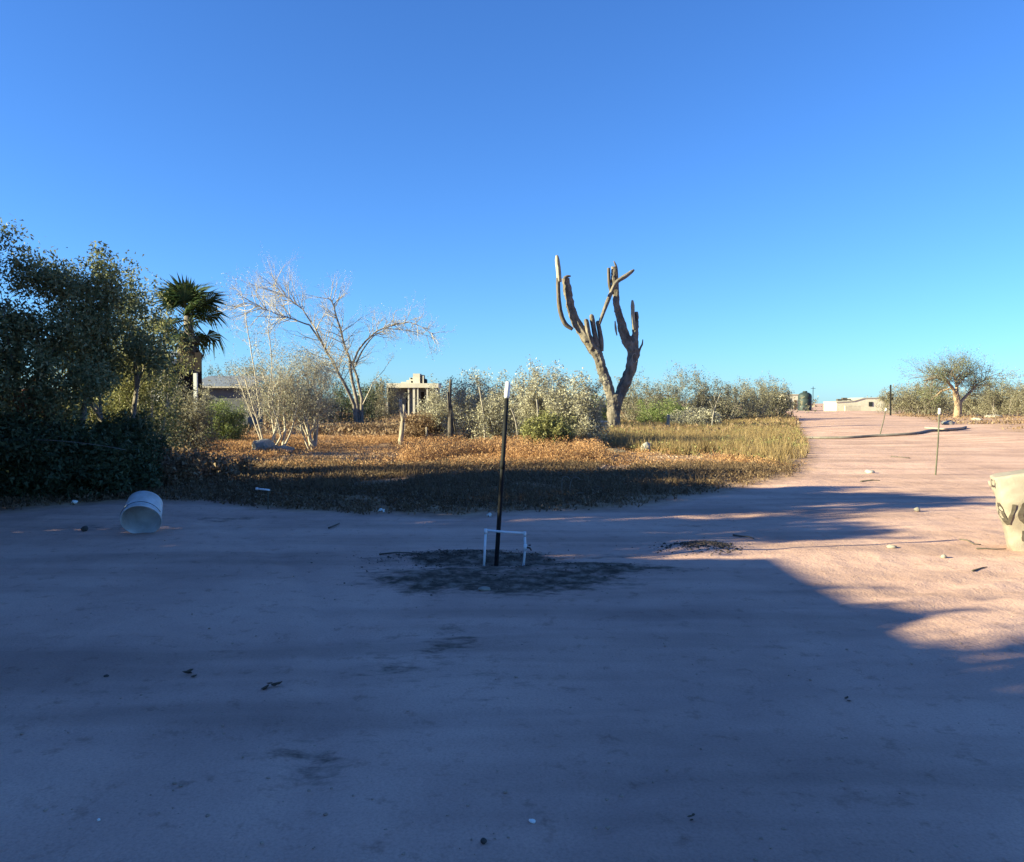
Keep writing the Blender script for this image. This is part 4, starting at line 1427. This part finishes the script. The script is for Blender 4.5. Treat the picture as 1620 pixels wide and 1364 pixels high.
tag(h2, 'pale strip over the right end of the dark road pipe, standing for its sunlit top', 'pipe')

# fence posts and stakes in the field
def crooked(name, px, d, r0, r1, mat, label, cat='post', group=None, seed=0, dd=0.0, stubs=()):
    q = P(px[0][0], px[0][1], d)
    o = Vector((q.x, d, gz(q.x, d)))
    t = thing(name, label, cat, o, group=group)
    pts = [P(a, b_, d + dd * i) - o for i, (a, b_) in enumerate(px)]
    pts[0].z = -.1
    pts, rad = catmull(pts, [r0 + (r1 - r0) * i / (len(pts) - 1) for i in range(len(pts))], 4)
    bm = bmesh.new()
    rings = []
    rr = random.Random(seed)
    for i, p in enumerate(pts):
        ring = []
        for k in range(9):
            a = 2 * math.pi * k / 9
            f = rad[i] * (1 + .25 * mnoise.noise((p.z * 3 + seed, k * .9, seed)))
            ring.append(bm.verts.new(p + Vector((math.cos(a) * f, math.sin(a) * f, 0))))
        rings.append(ring)
    for i in range(len(rings) - 1):
        for k in range(9):
            bm.faces.new((rings[i][k], rings[i][(k + 1) % 9], rings[i + 1][(k + 1) % 9], rings[i + 1][k]))
    bm.faces.new(rings[-1])
    bm_obj('shaft', bm, M[mat], t)
    for s in stubs:
        sp = [P(a, b_, d - .05) - o for a, b_ in s]
        tube_obj('stub', sp, [r1 * .9, r1 * .6], M[mat], t, sides=7)
    return t
GP = 'old posts standing in the field'
crooked('fence_post', [(634, 709), (635, 690), (637, 665), (635, 650), (633, 632)], 31, .11, .05, 'wood_post', 'crooked pale wooden fence post standing alone in the rust weeds', group=GP, seed=1, stubs=[[(637, 668), (641, 642)]])
crooked('fence_post', [(642, 690), (641, 665), (639, 640)], 37, .09, .06, 'bark_grey', 'grey post just behind the crooked pale fence post', group=GP, seed=2)
crooked('split_stump', [(713, 690), (713, 660), (711, 635), (713, 600)], 30, .13, .045, 'bark_dark', 'dark split dead stump left of the grey bushes', 'stump', seed=3, stubs=[[(711, 660), (708, 620)], [(714, 650), (722, 690)]])
crooked('fence_post', [(768, 690), (766, 665), (762, 635), (758, 612)], 30.5, .04, .03, 'bark_grey', 'pale leaning stake in the grey bush left of the black pole', group=GP, seed=4)
crooked('fence_post', [(822, 688), (816, 668), (808, 646)], 27.6, .03, .022, 'bark_grey', 'pale slanting stake just right of the black pole', group=GP, seed=5)
crooked('fence_post', [(851, 672), (851, 655), (849, 632)], 27.4, .035, .03, 'bark_grey', 'thin pale stake before the feathery grey bush', group=GP, seed=6)
crooked('fence_post', [(676, 700), (675, 690), (675, 676)], 30, .05, .04, 'wood_post', 'short stub post right of the crooked fence post', group=GP, seed=7)
crooked('fence_post', [(1057, 680), (1057, 668), (1058, 656)], 46, .10, .08, 'wood_post', 'short pale post in the yellow grass right of the cactus', group=GP, seed=8)
crooked('fence_post', [(1032, 716), (1031, 708), (1030, 700)], 27, .05, .04, 'wood_post', 'short stub beside the grey rock before the yellow grass', group=GP, seed=9)
crooked('pale_sapling', [(1126, 676), (1128, 658), (1133, 640), (1140, 622)], 48, .045, .02, 'bark_grey', 'leafless pale sapling above the yellow grass', 'sapling', seed=10, stubs=[[(1130, 650), (1122, 634)], [(1133, 640), (1129, 625)]])
crooked('utility_post', [(1409, 650), (1409, 630), (1409, 609)], 84, .09, .08, 'black_steel', 'dark upright utility post beside the far pale wall', 'post', seed=11)
# low rail fence by the cactus
d = 47.5
o = Vector((gx(925, d), d, gz(gx(925, d), d)))
rf = thing('rail_fence', 'low pale rail fence between the bushes and the cactus trunk', 'fence', o)
for px in (908, 925, 948):
    hgt = P(px, 658 if px == 925 else 664, d).z
    q = P(px, 680, d) - o; q.z = 0
    tube_obj('post', [q, q + Vector((0, 0, hgt + .02))], .045, M['wood_post'], rf, sides=7)
tube_obj('rail', [P(900, 666, d) - o, P(930, 667, d) - o, P(962, 667, d) - o], .045, M['white_wall'], rf, sides=7)

# concrete lump under the thicket tree, rocks, logs
M['rock'] = surf('rock', (0.40, 0.37, 0.34), (0.24, 0.22, 0.20), 4, .9, .5, 14)
M['rock_dark'] = surf('rock_dark', (0.10, 0.085, 0.075), (0.05, 0.042, 0.037), 6, .9)
def rock(name, px, py, sx, sy, sz, mat, label, seed, cat='rock', group=None, blocky=0.0, d=None):
    b = on_ground(px, py)
    bm = bmesh.new()
    bmesh.ops.create_icosphere(bm, subdivisions=3 if max(sx, sz) > .1 else 2, radius=1)
    for v in bm.verts:
        c = v.co.copy()
        if blocky:
            mx_ = max(abs(c.x), abs(c.y), abs(c.z))
            c = c.lerp(c / mx_, blocky)
        c *= 1 + .28 * mnoise.noise(c * 1.4 + Vector((seed, seed * 2, 0))) + .1 * mnoise.noise(c * 4 + Vector((seed, 0, 0)))
        v.co = Vector((c.x * sx, c.y * sy, c.z * sz + sz * .62))
    o = bm_obj(name, bm, M[mat], None, smooth=not blocky)
    o.location = b
    o.rotation_euler = (0, 0, seed * 1.3)
    return tag(o, label, cat, group)
rock('concrete_lump', 416, 716, .34, .26, .26, 'rock', 'weathered grey concrete lump at the foot of the thicket tree', 1, 'concrete', blocky=.7)
rock('broken_block', 446, 717, .40, .22, .14, 'rock_pale', 'pale broken slab beside the weathered concrete lump', 2, 'concrete', blocky=.5)
rock('field_rock', 1022, 716, .20, .16, .20, 'rock', 'grey rounded rock at the edge of the yellow grass', 3)
rock('field_rock', 975, 718, .55, .16, .10, 'rock_dark', 'long dark rotten log lying before the cactus', 4, 'log')
rock('field_rock', 945, 722, .18, .14, .09, 'rock_pale', 'small pale rock left of the dark rotten log', 5)
GS = 'small stones on the sunlit sand'
rock('stone', 1451, 811, .050, .045, .035, 'rock_pale', 'pale stone with dark shadow left of the sack, topmost on the sand', 6, 'stone', GS)
rock('stone', 1411, 868, .055, .04, .022, 'rock_pale', 'flat pale stone on the sunlit sand, leftmost of three', 7, 'stone', GS)
rock('stone', 1493, 882, .035, .03, .022, 'rock_pale', 'smallest pale stone near the sack, lowest of three', 8, 'stone', GS)
rock('stone', 1376, 749, .11, .08, .05, 'rock', 'dark stone on the dirt road nearest the yellow grass', 9, 'stone')
rock('stone', 118, 797, .05, .035, .03, 'white_paint', 'white scrap lying before the dark hedge left of the tub', 10, 'litter')
rock('stone', 134, 840, .05, .04, .035, 'rock_dark', 'dark stone on the yard left of the tub', 11, 'stone')
rock('stone', 168, 1064, .016, .014, .009, 'rock_dark', 'tiny dark crumb on the yard, leftmost of the near leaves', 12, 'stone')
rock('stone', 156, 1291, .007, .007, .005, 'white_paint', 'tiny white pebble near the bottom left corner', 13, 'stone')
rock('stone', 842, 1305, .016, .011, .006, 'white_paint', 'small white chip near the bottom centre of the yard', 14, 'stone')
rock('stone', 826, 1022, .012, .011, .008, 'rock_dark', 'tiny dark stone below the dark earth patch', 15, 'stone')
rock('stone', 765, 1338, .014, .012, .010, 'rock_dark', 'dark crumb at the bottom edge of the yard', 16, 'stone')
rock('stone', 766, 935, .055, .04, .022, 'rock_pale', 'pale lump in the dark earth before the pipe frame', 17, 'stone')
rock('stone', 122, 771, .03, .03, .02, 'white_paint', 'tiny white scrap caught in the dark hedge foot', 18, 'litter')
for i, (px, py, s, lab) in enumerate(((1500, 678, .5, 'white rubbish heap under the umbrella shaped tree'), (1572, 666, .7, 'flat white rubble on the bank right of the umbrella shaped tree'),
                                      (1592, 655, .6, 'white rubbish bag before the right hand bushes'), (1545, 671, .4, 'small white scrap on the bank beside the flat rubble'))):
    rock('rubble', px, py, s, s * .7, s * .35, 'rock_pale', lab, 30 + i, 'rubble', 'rubble on the far bank')

# dry leaves, sticks and scraps
def leaf_scrap(px, py, n, s, label, seed):
    b = on_ground(px, py)
    rr = random.Random(seed)
    t = thing('dry_leaf_clump', label, 'dry leaves', b, group='curled dry leaves on the yard')
    for i in range(n):
        L = s * rr.uniform(.7, 1.2); w = L * .32; c = rr.uniform(.2, .5) * L
        V, F = [], []
        for a in range(6):
            u = a / 5
            ww = w * math.sin(math.pi * (u * .92 + .04))
            for k in (-1, 0, 1):
                V.append(((u - .5) * L, k * ww, abs(k) * ww * .6 + c * (u - .5) ** 2 * 2))
        for a in range(5):
            for k in range(2):
                F.append((a * 3 + k, a * 3 + k + 1, a * 3 + k + 4, a * 3 + k + 3))
        o = mesh_obj('leaf', V, F, M['dry_leaf'], t, smooth=True)
        o.location = (rr.uniform(-s, s) * .7, rr.uniform(-s, s) * .6, .006 + .008 * i)
        o.rotation_euler = (rr.uniform(-.3, .3), rr.uniform(-.3, .3), rr.uniform(0, 6.28))
M['dry_leaf'] = surf('dry_leaf', (0.14, 0.095, 0.06), (0.07, 0.048, 0.033), 30, .8)
leaf_scrap(303, 1064, 3, .055, 'clump of curled dry leaves on the yard, left of two', 1)
leaf_scrap(431, 1085, 4, .05, 'clump of curled dry leaves on the yard, right of two', 2)
leaf_scrap(1096, 1306, 3, .02, 'tiny leaf crumbs at the bottom right of the yard', 3)
leaf_scrap(1343, 1109, 2, .03, 'small curled leaf alone on the right half of the yard', 4)
def stick(px, lab, r, seed, mat='bark_dark', lift=.012):
    o = on_ground(*px[0])
    pts = []
    for i, p_ in enumerate(px):
        g = G(*p_); g.z = gz(g.x, g.y) + lift
        pts.append(g - o)
    s = tube_obj('dry_stick', pts, [r * (1 - .5 * i / (len(pts) - 1)) for i in range(len(pts))], M[mat], None, sides=6)
    s.location = o
    tag(s, lab, 'stick', 'dry sticks on the ground')
stick([(1518, 856), (1530, 857), (1540, 862), (1552, 863)], 'short bent stick on the sunlit sand left of the sack', .010, 1)
stick([(1545, 869), (1560, 869), (1575, 870), (1592, 870)], 'long thin stick ending at the foot of the sack', .009, 2)
stick([(1538, 904), (1555, 899), (1562, 898)], 'short stick on the sunlit sand below the sack', .008, 3)
stick([(1160, 850), (1172, 852), (1185, 853), (1193, 856)], 'dark stick in shade above the litter heap', .012, 4)
stick([(1362, 762), (1380, 760), (1392, 761)], 'dark stick on the sunlit road before the nearest stake', .02, 5)
stick([(520, 838), (530, 834), (537, 831)], 'small stick on the yard right of the white pipe riser', .012, 6)
stick([(600, 880), (625, 878), (650, 880), (668, 883)], 'thin root lying left of the dark earth patch', .010, 7)
stick([(1410, 723), (1425, 724), (1440, 725)], 'thin branch lying on the dirt road beyond the nearest stake', .025, 8)
stick([(280, 655), (320, 660), (350, 668), (372, 672)], 'bleached fallen branch on the far left of the field', .05, 9, 'bark_pale', .5)
stick([(178, 672), (205, 664), (240, 662), (262, 664)], 'bleached fallen branch under the olive bushes', .045, 10, 'bark_pale', .35)

# white riser with cross pipe on the verge
b = on_ground(424, 806)
rs = thing('pipe_riser', 'small white plastic pipe riser on the shaded verge right of the tub', 'pipe', b)
tq = at_dep(424, 775, b.y, b)
tube_obj('upright', [Vector((0, 0, -.05)), tq], .008, M['stake'], rs)
tube_obj('cross_pipe', [at_dep(405, 773, b.y, b), at_dep(427, 775.5, b.y, b)], .014, M['pvc'], rs)
tube_obj('cap', [at_dep(404.5, 773, b.y, b), at_dep(408, 773.3, b.y, b)], .020, M['pvc'], rs)
# crumpled white plastic scrap
def scrap(px, py, s, lab, seed):
    b = on_ground(px, py)
    bm = bmesh.new(); bmesh.ops.create_grid(bm, x_segments=8, y_segments=8, size=1)
    for v in bm.verts:
        c = v.co.copy()
        v.co = Vector((c.x * s * .5, c.y * s * .35, s * (.5 + .7 * mnoise.noise((c.x * 1.6 + seed, c.y * 1.6, 1)) - .25 * (c.x * c.x + c.y * c.y))))
    o = bm_obj('plastic_scrap', bm, M['white_paint'])
    so = o.modifiers.new('thick', 'SOLIDIFY'); so.thickness = .002
    o.location = b
    tag(o, lab, 'litter', 'plastic scraps')
scrap(603, 811, .10, 'crumpled white plastic scrap at the verge edge left of the pole', 2)
scrap(774, 818, .07, 'small white paper scrap on the verge edge just left of the pole', 5)

# dry stalks in the shaded verge right of the pole
def stalk(px, lab, seed):
    d = G(px[0][0], px[0][1]).y
    o = on_ground(*px[0])
    pts = [P(a, b_, d) - o for a, b_ in px]
    pts[0].z = -.02
    pts, rd = catmull(pts, [.006] * len(pts), 5)
    s = tube_obj('dry_stalk', pts, .004, M['bark_grey'], None, sides=5)
    s.location = o
    tag(s, lab, 'stalk', 'dry weed stalks on the verge')
stalk([(889, 787), (889, 770), (890, 757), (896, 754), (902, 758)], 'arching dry weed stalk on the verge right of the pole, leftmost', 1)
stalk([(902, 785), (902, 768), (906, 757), (913, 755), (918, 759)], 'second arching dry weed stalk on the verge right of the pole', 2)
stalk([(904, 788), (912, 781), (923, 780)], 'short bent pale straw below the arching stalks', 3)

# slack wire through the hedge at the left
pts = [P(a, b_, 13.0) for a, b_ in ((-60, 697), (0, 697), (60, 696), (110, 699), (160, 705), (200, 712))]
pts, rd = catmull(pts, [.006] * 6, 5)
o0 = pts[0].copy()
wr = tube_obj('fence_wire', [p - o0 for p in pts], .004, M['bark_grey'], None, sides=5)
wr.location = o0
tag(wr, 'slack grey wire strung through the dark hedge', 'wire')

# ------------------------------------------------------------------ far buildings
# unfinished concrete house with columns
d = 92.0
o = Vector((gx(652, d), d, 0))
uh = thing('unfinished_house', 'unfinished pale concrete house with columns and stair tower beyond the field', 'house', o)
X = lambda px: gx(px, d) - o.x
Zp = lambda py: P(652, py, d).z
box('back_wall', X(614), X(692), 1.3, 3.5, 0, Zp(613), M['block_wall'], uh)  # dark wall colour carries the shade under the roof slab
box('side_wall', X(613.2), X(614) - .003, .25, 3.5, 0, Zp(613), M['block_wall'], uh)
box('roof_slab', X(612), X(694), -.2, 3.8, Zp(613.5), Zp(606.5), M['stucco_pale'], uh)
for px, w_ in ((612.8, 1.9), (646.5, 2.0), (655, 3.4), (661, 2.0), (676, 2.2), (690, 2.0)):
    box('column', X(px - w_ / 2), X(px + w_ / 2), -.05, .2, 0, Zp(613.5), M['stucco_pale'], uh)
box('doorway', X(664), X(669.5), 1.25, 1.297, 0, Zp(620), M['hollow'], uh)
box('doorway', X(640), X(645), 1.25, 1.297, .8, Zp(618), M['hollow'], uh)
box('tower', X(651.5), X(662.5), 1.2, 3.2, Zp(606.5), Zp(590.5), M['stucco_pale'], uh)
box('tower_side', X(663), X(668), 1.6, 3.0, Zp(606.5), Zp(592.5), M['block_wall'], uh)
box('pillar', X(667), X(668.6), 1.2, 1.5, Zp(606.5), Zp(594), M['stucco_pale'], uh)
for a, b_, t_ in ((645.5, 651.3, 597), (641, 645.3, 601), (632, 640.8, 603.8)):
    st = box('stair_block', X(a), X(b_), 1.3, 2.6, Zp(606.5), Zp(t_), M['stucco_pale'], uh)
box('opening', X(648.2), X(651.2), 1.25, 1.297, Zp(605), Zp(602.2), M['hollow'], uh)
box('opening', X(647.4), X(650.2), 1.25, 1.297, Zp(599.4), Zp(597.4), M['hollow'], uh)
def water_tank(name, px, d, rpx, y0, y1, label, mat='dark_plastic', stand=None):
    z0, z1 = P(px, y0, d).z, P(px, y1, d).z
    r_ = rpx * d / FPX
    t = thing(name, label, 'water tank', (gx(px, d), d, z0))
    H = z1 - z0
    V, F = [], []
    prof = [(.97, 0), (1, .03), (1, .3), (.97, .32), (1, .34), (1, .62), (.97, .64), (1, .66), (.99, .8), (.9, .88), (.6, .95), (.3, .98)]
    N = 28
    for a, h_ in prof:
        for k in range(N):
            an = 2 * math.pi * k / N
            V.append((a * r_ * math.cos(an), a * r_ * math.sin(an), h_ * H))
    for i in range(len(prof) - 1):
        for k in range(N):
            F.append((i * N + k, i * N + (k + 1) % N, (i + 1) * N + (k + 1) % N, (i + 1) * N + k))
    F.append(tuple(range((len(prof) - 1) * N, len(prof) * N)))
    mesh_obj('tank', V, F, M[mat], t, smooth=True)
    tube_obj('lid', [Vector((0, 0, H * .97)), Vector((0, 0, H * 1.04))], r_ * .32, M[mat], t, sides=16)
    return t
water_tank('roof_tank', 673, d + 2.3, 3.4, 606.6, 599.5, 'black water tank on the unfinished house roof')
# pale block house, dark tank and aerial at the end of the road
d = 150.0
o = Vector((gx(1256, d), d, 0))
bh = thing('block_house', 'small pale block building at the end of the dirt road', 'building', o)
X = lambda px: gx(px, d) - o.x
Zp = lambda py: P(1256, py, d).z
box('wall', X(1243), X(1268), 0, 4, -.1, Zp(625), M['stucco_pale'], bh)
box('parapet', X(1242.6), X(1268.4), -.1, 4.1, Zp(625), Zp(623.6), M['concrete'], bh)
box('door', X(1256), X(1260), -.06, -.003, 0, Zp(633), M['door_wood'], bh)
box('window', X(1247), X(1251), -.06, -.003, Zp(637), Zp(631), M['glass_dark'], bh)
M['tank_green'] = surf('tank_green', (0.035, 0.05, 0.05), (0.02, 0.03, 0.03), 1, .6)
water_tank('ground_tank', 1273, 140, 10.5, 652, 620, 'large dark green tank beside the pale block building', 'tank_green')
d = 140
o = Vector((gx(1279, d), d - 2, 0))
ae = thing('aerial', 'thin aerial mast beside the large dark tank', 'aerial', o)
tube_obj('mast', [Vector((0, 0, 0)), Vector((0, 0, P(1279, 612, d).z))], .05, M['black_steel'], ae, sides=6)
tube_obj('cross_bar', [Vector((-.4, 0, P(1279, 615, d).z)), Vector((.4, 0, P(1279, 615, d).z))], .035, M['black_steel'], ae, sides=6)
# low pale wall with rubbish on top
d = 125.0
o = Vector((gx(1365, d), d, 0))
pw = thing('ruined_house', 'low cream building with sloping right end beyond the road', 'building', o)
X = lambda px: gx(px, d) - o.x
Zp = lambda py: P(1365, py, d).z
def prism(name, poly, y0, y1, mat, parent):
    n = len(poly)
    V = [(a, y0, z) for a, z in poly] + [(a, y1, z) for a, z in poly]
    F = [tuple(range(n)), tuple(range(2 * n - 1, n - 1, -1))] + [(i, (i + 1) % n, n + (i + 1) % n, n + i) for i in range(n)]
    o_ = mesh_obj(name, V, F, mat, parent)
    bm = bmesh.new(); bm.from_mesh(o_.data); bmesh.ops.recalc_face_normals(bm, faces=bm.faces); bm.to_mesh(o_.data); bm.free()
    return o_
prism('wall', [(X(1323), 0), (X(1323), Zp(637)), (X(1350), Zp(635)), (X(1366), Zp(630.5)), (X(1396), Zp(630)), (X(1404), Zp(637)), (X(1410), 0)], 0, 5, M['stucco_pale'], pw)
prism('roof_edge', [(X(1322), Zp(637)), (X(1322), Zp(635.8)), (X(1350), Zp(633.8)), (X(1366), Zp(629.2)), (X(1397), Zp(628.8)), (X(1397), Zp(630)), (X(1366), Zp(630.5)), (X(1350), Zp(635))], -.1, 5.1, M['concrete'], pw)
box('low_wall', X(1331), X(1356), -1.4, -1.1, 0, Zp(642), M['concrete'], pw)
box('window', X(1374), X(1380), -.06, -.003, Zp(643), Zp(636), M['glass_dark'], pw)
for i, (a, b_, z0, z1, lab) in enumerate(((1328, 1334, 635.6, 631.5, 'dark crate on the cream building roof, leftmost'), (1336, 1343, 635.0, 629.5, 'dark crate on the cream building roof, middle and tallest'), (1344, 1349, 634.4, 631.5, 'dark crate on the cream building roof, rightmost'))):
    c = thing('roof_crate', lab, 'crate', (gx((a + b_) / 2, d), d + 1, Zp(z0) + .12), group='crates on the far roof')
    ww = (b_ - a) / 2 * d / FPX
    for k in range(3):
        hh = (Zp(z1) - Zp(z0) - .1) / 3
        box('board', -ww, ww, -.3, -.26, k * hh, k * hh + hh * .8, M['bark_dark'], c)
    box('side', -ww + .01, -ww + .05, -.258, .3, 0, 3 * hh, M['bark_dark'], c)
    box('side', ww - .05, ww - .01, -.258, .3, 0, 3 * hh, M['bark_dark'], c)
    box('rear', -ww, ww, .302, .33, 0, 3 * hh, M['bark_dark'], c)

# ------------------------------------------------------------------ umbrella shaped tree at the right
D = 66
mtwig('umbrella_tree', 301, (1516, 669), D, [
    ([(1515, 670), (1515, 655), (1516, 640), (1513, 627), (1512, 620)], .34, .20, 0, 0, 0, 0),
    ([(1513, 628), (1506, 612), (1496, 600), (1478, 598), (1462, 602)], .14, .04, -1.2, 40, 1.5, .035),
    ([(1514, 624), (1513, 608), (1510, 595), (1505, 588)], .14, .04, .4, 44, 1.5, .035),
    ([(1517, 640), (1527, 628), (1537, 618), (1548, 606), (1560, 600)], .13, .04, .8, 40, 1.5, .035),
    ([(1513, 612), (1524, 600), (1532, 592)], .10, .035, 1.2, 32, 1.4, .03),
    ([(1506, 614), (1490, 618), (1474, 632)], .10, .03, .9, 14, 1.0, .03),
    ([(1512, 622), (1500, 606), (1488, 592)], .13, .04, 1.8, 30, 1.4, .03),
], 0, 'umbrella shaped tree with pale orange trunk at the right of the road', bark='bark_warm', twig='bark_mid', leaf='lf_shade', per=2, size=.075, split=.04, kw=dict(nch=3, ang=.6, up=.0, wig=.25, shrink=.6), spread=.14)
